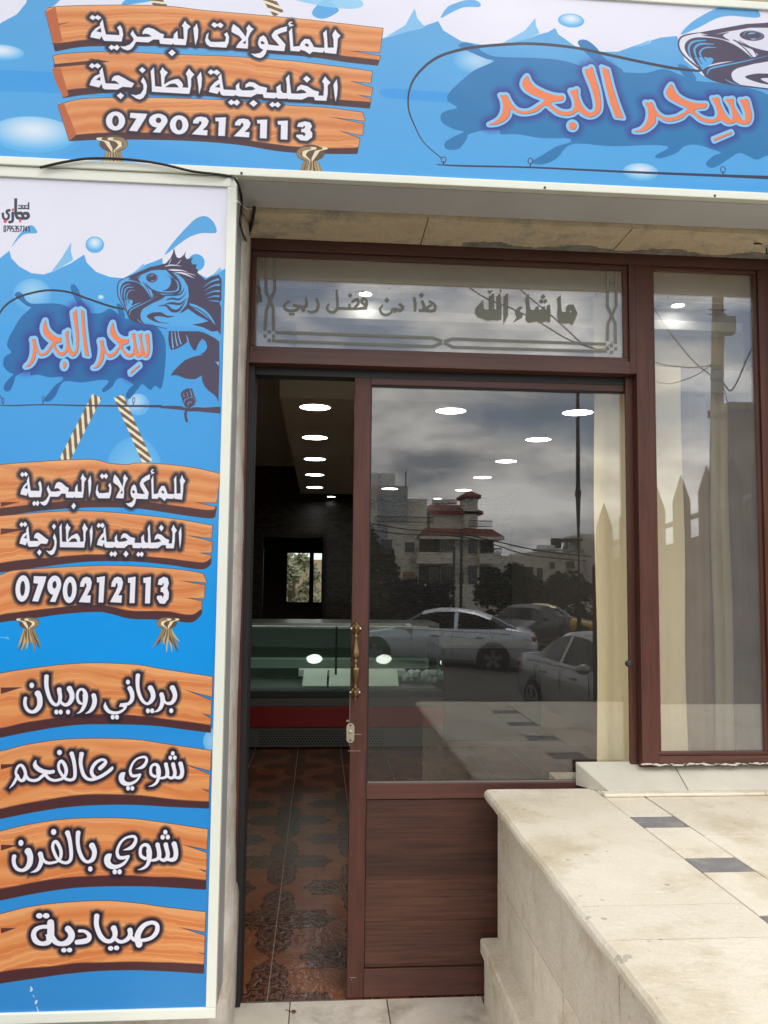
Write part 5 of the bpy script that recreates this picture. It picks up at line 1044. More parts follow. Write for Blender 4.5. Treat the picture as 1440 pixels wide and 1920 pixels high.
struct(box('kitchen_ceiling', -2.5, 2.8, 8.8, 11.7, 3.0, 3.1, M_wallin)); struct(box('kitchen_floor', -2.5, 2.8, 8.8, 11.6, -.1, 0, M_wallin))
box('inner_wall', -2.5, -2.4, 8.8, 11.7, -.1, 3.0, M_wallin, shop); box('inner_wall', 2.7, 2.8, 8.8, 11.7, -.1, 3.0, M_wallin, shop)
kw = thing('back_window', 'small far window glowing with daylight seen through the inner doorway', 'window', (P(570,1132,YW).x, YW, P(570,1132,YW).z))
wx0, wx1, wz0, wz1 = P(535,1080,YW).x, P(606,1080,YW).x, P(570,1132,YW).z, P(570,1034,YW).z
for nm, b in (('frame', (wx0, wx0+.03, wz0, wz1)), ('frame', (wx1-.03, wx1, wz0, wz1)), ('frame', (wx0+.03, wx1-.03, wz0, wz0+.03)), ('frame', (wx0+.03, wx1-.03, wz1-.03, wz1)), ('middle_frame', (P(580,1080,YW).x, P(588,1080,YW).x, wz0+.03, wz1-.03))):
    box(nm, b[0], b[1], YW-.03, YW+.02, b[2], b[3], M_dark, kw)
box('pane', wx0+.03, P(580,1080,YW).x, YW-.01, YW-.005, wz0+.03, wz1-.03, M_clearglass, kw); box('pane', P(588,1080,YW).x, wx1-.03, YW-.01, YW-.005, wz0+.03, wz1-.03, M_clearglass, kw)
rebase(kw)
tag(box('garden_wall', -6, 8, 17, 17.3, -1, 1.95, mat('ochre_wall', srgb(168,138,112), .9, var=.2, vscale=2, coords='World')), 'ochre yard wall seen through the far back window', 'wall')
struct(box('yard_ground', -8, 9, 11.65, 17, -.6, -.2, M_plaster))
# ceiling panels and downlights
dp = struct(box('dropped_ceiling', -0.26, 2.4, 1.96, 7.7, 2.60, 2.78, M_ceil))
struct(box('ceiling_step', P(555,727,1.3).x, 2.4, 1.25, 1.955, 2.72, 3.0, M_ceil))
M_led = bpy.data.materials.new('led_disc'); M_led.use_nodes = True; _b = M_led.node_tree.nodes['Principled BSDF']; _b.inputs['Emission Color'].default_value = (1.0,0.99,0.95,1); _b.inputs['Emission Strength'].default_value = 16.0
M_led2 = M_led.copy(); M_led2.node_tree.nodes['Principled BSDF'].inputs['Emission Strength'].default_value = 40
def downlight(x, y, z, label, r=0.098, group='round LED downlights in the dropped ceiling', ml=None):
    o = thing('downlight', label, 'ceiling light', (x, y, z), group)
    lathe('trim_ring', [(r+.012,0),(r+.010,-.006),(r,-.007),(r,0)], (0,0,0), M_gyp, o, 24); lathe('led_disc', [(r,-.001),(r,-.0055),(.001,-.006)], (0,0,0), ml or M_led, o, 24); return o
YL = [2.20, 3.35, 4.52, 5.68, 6.90]; od = ['first', 'second', 'third', 'fourth', 'last']
for k, y in enumerate(YL): downlight(-0.045-0.007*k, y, 2.599, f'{od[k]} round downlight from the door in the row seen through the open doorway')
for k in (0, 4): downlight(0.835, YL[k], 2.599, ('nearer' if k == 0 else 'farther') + ' of the two round downlights in the middle row behind the door glass')
for k, y in enumerate([2.15,3.2,4.4,5.62,6.9]): downlight(1.66+.02*k, y, 2.599, f'{od[k]} round downlight from the street in the right row behind the door glass')
for i, (px_, py_) in enumerate(((619,945), (800,948), (982,952), (1043,926))):
    p = PZ(px_, py_, 3.045); 
    if p.y > 8.3: p = PZ(px_, py_, 2.598)
    downlight(p.x, min(p.y, 8.0), p.z if p.z < 2.7 else 3.045, ['small far downlight near the mosaic wall seen through the doorway','small far downlight just above the roof reflection','small far downlight low in the glass near the tall pole','small far downlight beside the tall lamp post reflection'][i], 0.055, 'small far downlights')
# gypsum box and curtain rail just behind the glass
gb = thing('curtain_box', 'stepped cream gypsum curtain box behind the fanlight', 'curtain box', (0.7, 0.3, 2.5))
xr = P(1398,600,.3).x
zz = P(1240,560,.20).z
box('front_board', -0.27, xr, .14, .20, zz, 3.0, M_gypcream, gb, .002)
box('lip', -0.27, xr, .20, .225, zz-.006, zz+.05, M_gyp, gb, .003)
z1_ = P(1240,601,.33).z; z2_ = P(1240,618,.33).z
box('soffit_board', -0.27, xr+.1, .225, .34, zz+.006, zz+.03, mat('soffit_shade_grey', srgb(168,166,160), .8), gb)  # gypsum soffit greyed in its colour, a painted shade beside the bright strip
box('downstand', -0.27, xr, .345, .40, z1_, zz+.006, mat('board_shade_grey', srgb(190,190,186), .8), gb); box('white_lip', -0.27, xr, .325, .41, z2_, z1_, M_gyp, gb, .002)  # downstand face greyed too, so the white lip looks lit
for px_, py_ in ((1252,561),(1370,564),(585,537),(730,545),(855,548),(1118,556)):
    p = P(px_, py_-4, .139); lathe('screw_head', [(.003,-.0015),(.003,0)], (p.x, .1395, p.z), M_dark, gb, 8, 'Y')
rebase(gb)
for px_, py_, l in ((680,583,'round downlight behind the etched words of the fanlight'), (1238,598,'round downlight at the top of the side window')):
    p = PZ(px_, py_, zz); downlight(p.x, .275, zz+.0055, l, .026, 'downlights in the curtain box', M_led2)
def curtain(name, label, x0, x1, y, z0, z1, m, amp=.012, wl_=.07, group='hanging curtains behind the glass'):
    vs, fs = [], []; n_ = max(8, int((x1-x0)/.006)); nz_ = 14
    for j in range(nz_+1):
        for i in range(n_+1):
            x = x0+(x1-x0)*i/n_; z = z1+(z0-z1)*j/nz_
            a = amp*(.35+.65*j/nz_); vs.append((x+.004*math.sin(j*.9+i*.1), y+a*math.sin(2*PI*x/wl_+.4*math.sin(x*21))+a*.4*math.sin(2*PI*x/(wl_*.43)+1), z))
    for j in range(nz_):
        for i in range(n_): k_ = j*(n_+1)+i; fs.append((k_, k_+1, k_+n_+2, k_+n_+1))
    o = mesh_obj(name, vs, fs, m, None, True); md = o.modifiers.new('thickness', 'SOLIDIFY'); md.thickness = .002
    return tag(o, label, 'curtain', group)
xa0 = P(1116,1100,.17).x; xa1 = P(1284,1100,.30).x; xam = P(1202,1100,.25).x; xb1 = P(1336,1100,.50).x; xc1 = P(1370,1100,.47).x
curtain('curtain', 'bright cream curtain at the right edge of the sliding door glass', xa0, xam, .17, .35, zz-.02, M_curt, .008, .16)
curtain('curtain', 'pale cream curtain at the left end of the side window', xam+.005, xa1, .30, .35, P(1240,688,.30).z, M_curt, .010, .16)
curtain('curtain', 'dull taupe curtain second from the left in the side window', xa1-.01, xb1, .51, .35, P(1300,688,.50).z, M_curt2, .008, .09)
curtain('curtain', 'narrow pale olive curtain fold third from the left in the side window', xb1-.01, xc1, .47, .35, P(1350,688,.47).z, M_curt3, .010, .055)
curtain('curtain', 'dark brown curtain at the right end of the side window', xc1-.01, 2.1, .53, .35, P(1390,688,.52).z, M_curt4, .010, .08)
curtain('curtain', 'short cream valance above the long curtains of the side window', P(1205,640,.44).x, xr+.06, .435, P(1300,690,.43).z, P(1300,619,.43).z, M_curt, .004, .2)
cr2 = box('curtain_rail', P(1190,700,.42).x, xr+.06, .40, .43, P(1300,734,.40).z, P(1300,692,.40).z, M_side); tag(cr2, 'grey metal rail across the side window below the valance', 'curtain rail')

# refrigerated counter
M_cab = mat('counter_grey_green', srgb(120,122,112), .45, var=.08); M_red = mat('counter_red', srgb(168,34,30), .35); M_steel = mat('stainless', srgb(190,196,190), .3, metal=.8, var=.1, vscale=20)
M_tray = mat('white_tray', srgb(238,236,226), .4); M_cabd = mat('counter_dark', srgb(70,74,70), .5)
ct = thing('display_counter', 'long refrigerated glass fish counter with red band and perforated base', 'counter', (0.25, 4.9, 0))
CY = 4.44; cl, crr = -1.3, 1.13
box('plinth', cl+.03, crr-.03, CY+.05, 5.4, 0, .03, M_dark, ct)
box('vent_panel', cl, crr, CY, 5.45, .012, .178, M_cab, ct, .003)
box('red_band', cl, crr, CY-.012, 5.45, .180, .364, M_red, ct, .008)
box('upper_body', cl, crr, CY-.004, 5.45, .366, .44, M_cab, ct, .004); box('rim', cl, crr, CY-.01, 5.45, .442, .50, M_cabd, ct, .006)
bm = bmesh.new()
for (a, b) in ((486,627), (630,652), (655,718)):
    xa, xb = P(a,1385,CY).x, P(b,1385,CY).x; nn = int((xb-xa)/.026)
    for r_ in range(6):
        for k in range(nn+1):
            x = xa+k*.026+(.013 if r_ % 2 else 0); z = .148-r_*.022
            vs_ = [bm.verts.new((x+.0075*math.cos(t_), CY-.0015, z+.007*math.sin(t_))) for t_ in np.linspace(0,2*PI,8,endpoint=False)]; bm.faces.new(vs_)
stuff(bm_obj('vent_holes', bm, M_black, ct))
box('deck', cl+.05, crr-.05, CY+.1, 5.4, .50, .515, M_steel, ct)
for (a, b, y0, z) in ((567,745,CY+.12,.53),):
    for i, (u0, u1) in enumerate(((567,612),(616,680),(683,745))):
        xa, xb = P(u0,1280,CY+.2).x, P(u1,1280,CY+.2).x
        bm = bmesh.new(); vs_ = [bm.verts.new(p) for p in ((xa,CY+.06,.525),(xb,CY+.06,.525),(xb+.01,CY+.36,.64),(xa+.01,CY+.36,.64))]; bm.faces.new(vs_)
        e_ = bmesh.ops.extrude_face_region(bm, geom=bm.faces[:]); 
        for v in e_['geom']:
            if isinstance(v, bmesh.types.BMVert): v.co.z += .012
        bm_obj('display_tray', bm, M_tray, ct)
M_perf = mat('perforated_steel', srgb(170,182,172), .4, metal=.5)
zp = P(520,1243,5.1).z
pf_ = box('perforated_shelf', cl+.05, crr-.05, 5.08, 5.10, P(520,1252,5.08).z, P(520,1233,5.08).z, M_perf, ct)
bm = bmesh.new(); z0_ = P(520,1249,5.08).z
for r_ in range(5):
    for k in range(78):
        x = cl+.08+k*.030+(.015 if r_ % 2 else 0)
        if x > crr-.08: continue
        z = z0_+r_*.0135; bm.faces.new([bm.verts.new((x+.010*math.cos(t_), 5.0785, z+.0052*math.sin(t_))) for t_ in np.linspace(0,2*PI,8,endpoint=False)])
stuff(bm_obj('shelf_holes', bm, M_black, ct))
box('ice_tray', P(560,1262,4.9).x, P(760,1262,4.9).x, 4.85, 5.0, P(560,1268,4.85).z, P(560,1256,4.85).z, M_tray, ct, .004)
zt = P(560,1168,CY+.25).z
box('back_panel', cl+.02, crr-.02, 5.40, 5.44, .50, zt-.02, M_cabd, ct)
box('top_shelf', cl, crr, CY+.25, 5.42, zt-.028, zt, M_steel, ct, .003)
bm = bmesh.new(); vs_ = [bm.verts.new(p) for p in ((cl,CY+.02,.50),(crr,CY+.02,.50),(crr,CY+.24,zt-.03),(cl,CY+.24,zt-.03))]; bm.faces.new(vs_); e_ = bmesh.ops.extrude_face_region(bm, geom=bm.faces[:])
for v in e_['geom']:
    if isinstance(v, bmesh.types.BMVert): v.co.y += .006
bm_obj('front_glass', bm, M_clearglass, ct)
box('glass_post', P(632,1200,CY+.1).x-.012, P(632,1200,CY+.1).x+.006, CY+.26, CY+.30, .50, zt-.03, M_dark, ct)
box('end_glass', crr-.008, crr-.002, CY+.25, 5.4, .50, zt-.03, M_clearglass, ct)
box('middle_shelf', cl+.03, crr-.03, 4.95, 5.38, P(520,1213,4.95).z-.008, P(520,1213,4.95).z, M_clearglass, ct)
rebase(ct)
M_strip = bpy.data.materials.new('cabinet_lamp'); M_strip.use_nodes = True; _b = M_strip.node_tree.nodes['Principled BSDF']; _b.inputs['Emission Color'].default_value = (.92,1,.95,1); _b.inputs['Emission Strength'].default_value = 11.0
ctl = box('lamp_strip', cl+.1, crr-.1, CY+.30, CY+.34, zt-.042, zt-.030, M_strip, ct); box('strip_screen', cl, crr, CY+.262, CY+.272, zt-.052, zt-.029, M_steel, ct); bm = bmesh.new(); rr = random.Random(3); cx_ = P(805,1262,4.85)  # lip added only to hide the lamp strip from the front
for k in range(60): bmesh.ops.create_icosphere(bm, subdivisions=1, radius=rr.uniform(.02,.05), matrix=Matrix.Translation((cx_.x+rr.gauss(0,.16), 4.86+rr.gauss(0,.05), cx_.z-.02+rr.uniform(-.04,.03))))
stuff(bm_obj('ice_heap', bm, mat('crushed_ice', srgb(200,214,212), .4), ct)); rebase(ct)
# plainer second cabinet to the right, and a few things on the floor behind the glass
cb = thing('side_cabinet', 'low grey cabinet standing right of the fish counter', 'cabinet', (1.6, 5.1, 0))
box('body', 1.18, 2.1, 4.7, 5.5, 0.02, .86, M_dark, cb, .01); box('top', 1.16, 2.12, 4.68, 5.52, .862, .90, M_steel, cb, .004)
box('plinth', 1.2, 2.08, 4.74, 5.48, 0, .02, M_dark, cb)
rebase(cb)

rebase(shop)

tw = tube('twig', smooth_path([PZ(536,1893,.004), PZ(545,1896,.006), PZ(552,1899,.004)], 4), .0012, mat('dry_twig', srgb(92,72,50), .9), None, 5); tag(tw, 'tiny dry twig lying on the threshold tiles', 'twig')
lfv = mesh_obj('dead_leaf', [PZ(547,1894,.003), PZ(553,1893,.009), PZ(556,1897,.004), PZ(550,1900,.008)], [(0,1,2),(0,2,3)], mat('dry_leaf', srgb(112,84,56), .9)); md = lfv.modifiers.new('t','SOLIDIFY'); md.thickness = .0006
tag(lfv, 'small curled brown leaf beside the twig at the threshold', 'leaf')

# ================================================================== the street behind the camera (seen in the glass)
def cbox(bm, a, b, depth):
    """upright box whose street face has corners a (top left) and b (bottom right)"""
    x0, x1 = sorted((a.x, b.x)); z0, z1 = sorted((a.z, b.z)); add_box(bm, x0, x1, a.y-depth, a.y, z0, z1)
def rbox(name, px0, py0, px1, py1, D, depth, m, parent, proud=0.0):
    bm = bmesh.new(); cbox(bm, MIR(px0, py0, D-proud), MIR(px1, py1, D-proud), depth); return bm_obj(name, bm, m, parent)
M_paint = lambda n, c, r=.28: mat(n, c, r, metal=.35, coat=.6, spec=.5)
M_silver = M_paint('silver_car_paint', srgb(208,214,224)); M_silver2 = M_paint('pale_grey_car_paint', srgb(146,147,148)); M_dkcar = mat('dark_car_paint', srgb(30,31,36), .35); M_yel = M_paint('yellow_taxi_paint', srgb(196,160,40))
M_cglass = mat('car_window', srgb(16,19,22), .12, spec=.25); M_tyre = mat('tyre', srgb(30,30,30), .85); M_rim = mat('alloy_rim', srgb(150,152,156), .3, metal=.8); M_tail = mat('tail_lamp', srgb(150,20,24), .2); M_headl = mat('head_lamp', srgb(210,214,220), .1)
def make_car(label, paint, loc, heading, pitch=0.0, group='cars parked along the street', L=4.8, H=1.45):
    t = thing('parked_car', label, 'car', loc, group); t.rotation_euler = (0, pitch, heading)
    S = [(0.0,.60,.30,.56,.56,.5),(.10,.78,.24,.64,.64,.5),(.35,.86,.20,.72,.73,.5),(.8,.89,.18,.80,.82,.5),(1.25,.90,.18,.88,.91,.6),(1.42,.90,.18,.91,.95,.70),(1.75,.90,.18,.93,1.18,.66),(2.05,.90,.18,.94,1.35,.62),(2.4,.90,.18,.95,1.43,.60),(2.84,.90,.18,.96,1.45,.60),(2.93,.90,.18,.96,1.448,.60),(3.3,.90,.18,.97,1.41,.59),(3.7,.90,.18,.985,1.29,.60),(4.05,.89,.19,1.0,1.13,.62),(4.3,.87,.21,1.0,1.03,.66),(4.6,.83,.26,.98,.99,.6),(4.74,.74,.32,.86,.86,.5),(4.8,.62,.36,.70,.70,.5)]
    kx, kz = L/4.8, H/1.45; rings = []
    for x, hw, zb, be, ro, rw in S:
        gap = ro-be; sw = hw*.97
        if gap < .06: tr = [(sw*.985, be+gap*.2), (sw*.90, be+gap*.6+.015), (rw*.75, ro+.012), (0, ro+.02)]
        else: tr = [(sw*.955, be+.03), (rw+(sw*.955-rw)*.12, ro-.07), (rw*.86, ro-.012), (0, ro+.01)]
        half = [(0, zb), (hw*.82, zb), (hw*.97, zb+.08), (hw, .48), (hw*.985, .68 if be > .7 else be-.04), (sw, be-.005)] + tr
        ring_ = [(y, z) for y, z in half] + [(-y, z) for y, z in half[-2:0:-1]]
        rings.append([(-(x-2.4)*kx, y, z*kz) for y, z in ring_])
    n = len(rings[0]); V = [p for r in rings for p in r]; body, side, scr = [], [], []
    for i in range(len(rings)-1):
        for k in range(n):
            f = (i*n+k, i*n+(k+1)%n, (i+1)*n+(k+1)%n, (i+1)*n+k); x = S[i][0]
            kk = k if k < 9 else n-1-k
            if kk == 6 and 1.42 <= x < 4.05 and abs(x-2.84) > .01: side.append(f)
            elif kk in (7, 8) and (1.42 <= x < 2.05 or 3.7 <= x < 4.3): scr.append(f)
            else: body.append(f)
    body += [tuple(range(n))[::-1], tuple((len(rings)-1)*n+k for k in range(n))]
    mesh_obj('body', V, body, paint, t, True)
    mx_ = lambda f: sum(V[i_][0] for i_ in f)/len(f); my_ = lambda f: sum(V[i_][1] for i_ in f)/len(f)
    sw_ = [mesh_obj('side_window', V, [f for f in side if (my_(f) > 0) == a_ and (mx_(f) > -.6) == b_], M_cglass, t, True) for a_ in (True, False) for b_ in (True, False)]
    sw_ += [mesh_obj('windscreen', V, [f for f in scr if mx_(f) > 0], M_cglass, t, True), mesh_obj('rear_window', V, [f for f in scr if mx_(f) <= 0], M_cglass, t, True)]
    for o_ in sw_:
        b_ = bmesh.new(); b_.from_mesh(o_.data); bmesh.ops.delete(b_, geom=[v for v in b_.verts if not v.link_faces], context='VERTS'); b_.to_mesh(o_.data); b_.free()
    for sx in (-1, 1):
        box('trim_strip', -1.75*kx, 1.05*kx, sx*.872-.006, sx*.872+.004, .93*kz, .94*kz, M_rim, t)
        box('sill_strip', -1.0, 1.0, sx*.90-.012, sx*.90+.012, .26, .29, M_rim, t)
        for wx in (1.42*kx, -1.38*kx):
            lathe('wheel_arch', [(.39,-.03),(.39,.0)], (wx, sx*.885, .34), M_black, t, 28, 'Y')
            wh = lathe('wheel', [(.22,-.10),(.315,-.10),(.33,-.06),(.33,.06),(.315,.10),(.22,.10)], (wx, sx*.83, .335), M_tyre, t, 28, 'Y')
            bm = bmesh.new()
            for q in range(5):
                a = 2*PI*q/5+.3; ca, sa = math.cos(a), math.sin(a)
                yy = sx*.945
                pts_ = [(.03,-.035),(.21,-.055),(.21,.055),(.03,.035)]
                vs_ = [bm.verts.new((wx+u*ca-v*sa, yy, .335+u*sa+v*ca)) for u, v in pts_]; bm.faces.new(vs_)
                vs2 = [bm.verts.new((wx+u*ca-v*sa, yy-sx*.03, .335+u*sa+v*ca)) for u, v in pts_]; bm.faces.new(vs2)
                for e_ in range(4): bm.faces.new((vs_[e_], vs_[(e_+1)%4], vs2[(e_+1)%4], vs2[e_]))
            bm_obj('rim', bm, M_rim, wh)
            lathe('hub', [(.235,-.004),(.235,.012),(.215,.014),(.21,-.002)], (wx, sx*.925, .335), M_rim, wh, 24, 'Y')
        bm = bmesh.new(); bmesh.ops.create_icosphere(bm, subdivisions=2, radius=.1, matrix=Matrix.Translation((.62*kx, sx*1.0, 1.0*kz)) @ Matrix.Diagonal((.9,1.15,.75,1))); bm_obj('wing_mirror', bm, paint, t, True)
        for hx_ in (.0, -1.05): box('door_handle', hx_*kx-.09, hx_*kx+.09, sx*.90-.02, sx*.90+.02, .80*kz, .83*kz, M_rim, t, .008)
        for dx_ in (.55, -.42, -1.35): box('door_seam', dx_*kx-.004, dx_*kx+.004, sx*.897-.006, sx*.897+.001, .25, .90*kz, M_black, t)
        box('headlight', 2.05*kx, 2.32*kx, sx*.60-.18, sx*.60+.19, .60*kz, .70*kz, M_headl, t, .04)
        box('tail_light', -2.37*kx, -1.98*kx, sx*.63-.15, sx*.63+.19, .78*kz, .90*kz, M_tail, t, .04)
    lathe('aerial', [(.02,0),(.006,.05),(.002,.16)], (-.6*kx, 0, 1.44*kz), M_black, t, 8)
    return t
rw_ = MIR(930,1224,16.9); fw_ = MIR(715,1208,17.6)
mid = (rw_+fw_)/2; hd_ = math.atan2(fw_.y-rw_.y, fw_.x-rw_.x)
make_car('silver saloon car parked side-on across the street, mirrored in the door glass', M_silver, (mid.x, mid.y, min(rw_.z, fw_.z)-.335-.04), hd_, -math.atan2(fw_.z-rw_.z, 2.8)*0.6)
make_car('grey car with its nose turned toward the shop, half hidden behind the cream curtain', M_silver2, (4.50, -8.75, street_z(4.4)-.10), math.radians(80), 0, L=4.4, H=1.47)
c3 = MIR(985,1180,25)
make_car('dark saloon car parked far behind the silver one', M_dkcar, (c3.x, c3.y, street_z(c3.x)+.05), math.radians(128), 0, L=4.6, H=1.40)
c4 = MIR(1030,1180,29)
make_car('yellow car at the far end of the parked row', M_yel, (c4.x, c4.y, street_z(c4.x)), math.radians(20), 0, L=4.4, H=1.5)

# ---- houses over the road
M_lime = mat('pale_house_stone', srgb(234,229,216), .85, col2=srgb(214,208,194), vscale=.8, coords='World', dirt=srgb(150,140,122), dscale=.4)
M_bluegrey = mat('grey_rendered_wall', srgb(176,180,184), .85, var=.1, vscale=.5, coords='World')
M_roof = mat('red_roof_tile', srgb(128,58,46), .8, var=.3, vscale=3, coords='World'); M_win = mat('dark_window_glass', srgb(34,38,42), .15, spec=.8); M_shade = mat('balcony_shade_panel', srgb(70,66,60), .9)  # M_shade colours flat panels as the shade inside deep balconies
M_tank = mat('white_water_tank', srgb(222,224,226), .5); M_rail = mat('dark_railing', srgb(30,30,32), .6); M_blind = mat('timber_blind', srgb(150,128,96), .8)
vl = thing('villa', 'large stone villa with red tiled roofs, balconies and a chimney turret across the street', 'house', MIR(800,1130,62))
D = 62
boxes_ = lambda nm, l, D_, dp_, m, par: [rbox(nm, *q, D_, dp_, m, par) for q in l]
boxes_('wall', [(683,908,706,1128)], D, 9, M_lime, vl); boxes_('wall', [(706,910,763,1128)], D+.3, 9, M_bluegrey, vl)
boxes_('wall', [(763,935,800,1130)], D+.6, 9, M_lime, vl); boxes_('wall', [(728,982,790,1095)], D-.4, 1, M_lime, vl)
boxes_('wall', [(786,1000,900,1100)], D-1, 9, M_lime, vl); boxes_('wall', [(898,1008,926,1100)], D-.5, 8, M_lime, vl)
boxes_('turret', [(871,928,896,990)], D+1, 2.2, M_lime, vl)
boxes_('wall', [(806,955,893,995)], D+1.5, 6, M_lime, vl)
def hip(px0, py0, px1, py1, D_, dp_, ov, nm='roof', par=None, top=.35):
    a, b = MIR(px0, py1, D_), MIR(px1, py1, D_); h = MIR(px0, py0, D_).z; x0, x1 = min(a.x,b.x)-ov, max(a.x,b.x)+ov; y0, y1 = a.y-dp_-ov, a.y+ov; k = (x1-x0)*.5*top
    v = [(x0,y1,a.z),(x1,y1,a.z),(x1,y0,a.z),(x0,y0,a.z),(x0+k,(y0+y1)/2+.3,h),(x1-k,(y0+y1)/2+.3,h)]
    v += [(p[0],p[1],p[2]-.25) for p in v[:4]]
    return mesh_obj(nm, v, [(0,1,5,4),(1,2,5),(2,3,4,5),(3,0,4),(6,7,1,0),(7,8,2,1),(8,9,3,2),(9,6,0,3),(9,8,7,6)], M_roof, par or vl)
hip(806,940,893,958,D+1.5,6,.5); hip(790,988,940,1004,D-1.6,3,.2,top=.2); hip(871,918,896,928,D+1,2.2,.25,top=.9)
boxes_('canopy_edge', [(788,1004,944,1012)], D-2, 2, M_lime, vl)
boxes_('balcony', [(784,1036,856,1057),(900,1038,940,1057)], D-2.2, 1.4, M_lime, vl); boxes_('terrace_wall', [(784,1095,1000,1132)], D-2.5, 1.0, M_lime, vl)
boxes_('shade_panel', [(786,1006,852,1035),(786,1060,850,1094),(902,1014,926,1036),(900,1062,926,1094)], D-1.05, .1, M_shade, vl)  # dark panels on solid wall, painted shade instead of real recesses
for q in ((683,930,692,952),(683,990,692,1012),(714,1010,736,1040),(759,1016,778,1036),(878,1010,896,1038),(878,1060,896,1098),(862,1012,869,1036),(861,1072,870,1098),(826,1060,850,1092),(806,1064,820,1092),(826,1012,850,1034),(924,1064,930,1086)):
    w_ = rbox('window', *q, D-1.15 if q[0] > 780 else D-.5, .15, M_lime, vl)
    rbox('pane', q[0]+.8, q[1]+.8, q[2]-.8, q[3]-.8, D-1.2 if q[0] > 780 else D-.55, .1, M_win, w_)
rbox('blind', 756,1072,778,1086, D-.55, .1, M_blind, vl); rbox('pane', 757,1087,777,1092, D-.56, .1, M_win, vl)
def railing(px0, px1, py0, py1, D_, n_, par):
    bm = bmesh.new(); a, b = MIR(px0,py0,D_), MIR(px1,py1,D_)
    add_box(bm, a.x, b.x, a.y-.04, a.y, a.z-.05, a.z+.02); add_box(bm, a.x, b.x, a.y-.04, a.y, b.z, b.z+.05)
    for k in range(n_+1):
        x = a.x+(b.x-a.x)*k/n_; add_box(bm, x-.02, x+.02, a.y-.03, a.y-.01, b.z+.05, a.z-.05)
    stuff(bm_obj('railing', bm, M_rail, par))
railing(703,812,968,980,D-.6,28,vl); railing(880,923,976,988,D-.6,14,vl); railing(926,940,1028,1038,D-2.4,6,vl)
def tank(px_, py0, py1, D_, r_, par=None):
    a, b = MIR(px_,py0,D_), MIR(px_,py1,D_); h = a.z-b.z
    o = lathe('water_tank', [(r_*.98,0),(r_,h*.1),(r_*.98,h*.3),(r_,h*.5),(r_*.98,h*.7),(r_,h*.84),(r_*.8,h*.95),(r_*.3,h),(.01,h*1.02)], (b.x,b.y-.5,b.z), M_tank, None, 16)
    return o
for px_, l in ((704,'leftmost'),(720,'middle'),(734,'right')): tag(tank(px_, 884, 911, D+1, .37), f'{l} white water tank of the three on the villa roof beside the mast', 'water tank', 'water tanks on the roofs')
for px_, l in ((822,'small left'),(836,'small middle'),(848,'small right')): tag(tank(px_, 935, 944, D+6, .5), f'{l} white water tank just behind the red upper roof', 'water tank', 'water tanks on the roofs')
tube('mast', [MIR(761,912,D), MIR(761,884,D)], .05, M_rail, vl, 5)
rebase(vl)
fb = thing('apartment_building', 'long low pale apartment block with flat roof right of the villa', 'building', MIR(1030,1130,70))
D2 = 72
boxes_('wall', [(940,1042,1000,1120)], D2, 10, M_lime, fb); boxes_('wall', [(1000,1034,1135,1125)], D2+1, 10, M_lime, fb); boxes_('wall', [(1092,1001,1120,1036)], D2+2, 6, M_lime, fb); boxes_('wall', [(1120,1010,1180,1125)], D2-3, 10, M_lime, fb)
boxes_('shade_panel', [(960,1062,1000,1086)], D2-.05, .1, M_shade, fb)  # painted shade panel on the wall, no recess behind it
for q in ((923,1066,930,1086),(953,1068,965,1086),(1007,1064,1019,1085),(1031,1053,1041,1067),(1062,1052,1078,1066),(1097,1050,1112,1066),(1062,1092,1077,1104),(1097,1090,1113,1105),(1140,1050,1156,1066),(1140,1090,1156,1105)):
    D_ = D2-.1 if q[0] < 1000 else (D2+.9 if q[0] < 1120 else D2-3.1)
    w_ = rbox('window', *q, D_-.02, .15, M_lime, fb); rbox('pane', q[0]+.6, q[1]+.6, q[2]-.6, q[3]-.6, D_-.1, .1, M_win, w_)
rbox('roof_shelter', 1058,1009,1094,1014, D2+1.5, 4, M_rail, fb); rbox('shelter_post', 1062,1014,1064,1034, D2+1.5, .2, M_rail, fb); rbox('parapet', 1000,1029,1120,1034.5, D2+.7, .4, M_bluegrey, fb)
rebase(fb)
for px_, l in ((1022,'far-off'),(1032,'second far-off'),(1072,'third far-off')): tag(tank(px_, 1021, 1034, D2+3, .7), f'{l} white water tank on the flat roof of the low block', 'water tank', 'water tanks on the roofs')
sb_ = tag(rbox('roof_box', 1038,1009,1053,1028, D2+3, 1, M_rail, None), 'dark square box standing on the low block roof', 'box')
# garden and retaining walls
gw = rbox('garden_wall', 830,1112,1004,1160, 50, .5, M_lime, None); tag(gw, 'low pale garden wall below the villa terrace', 'wall')
gw2 = rbox('bank', 660,1098,832,1180, 54, 6, mat('grassy_bank', srgb(62,62,40), .95, col2=srgb(36,40,24), vscale=1.5, coords='World'), None); tag(gw2, 'dark overgrown bank in front of the villa', 'bank')
gw3 = rbox('roadside_wall', 1000,1128,1330,1165, 46, .5, M_lime, None); tag(gw3, 'long pale roadside wall behind the dark bushes', 'wall')
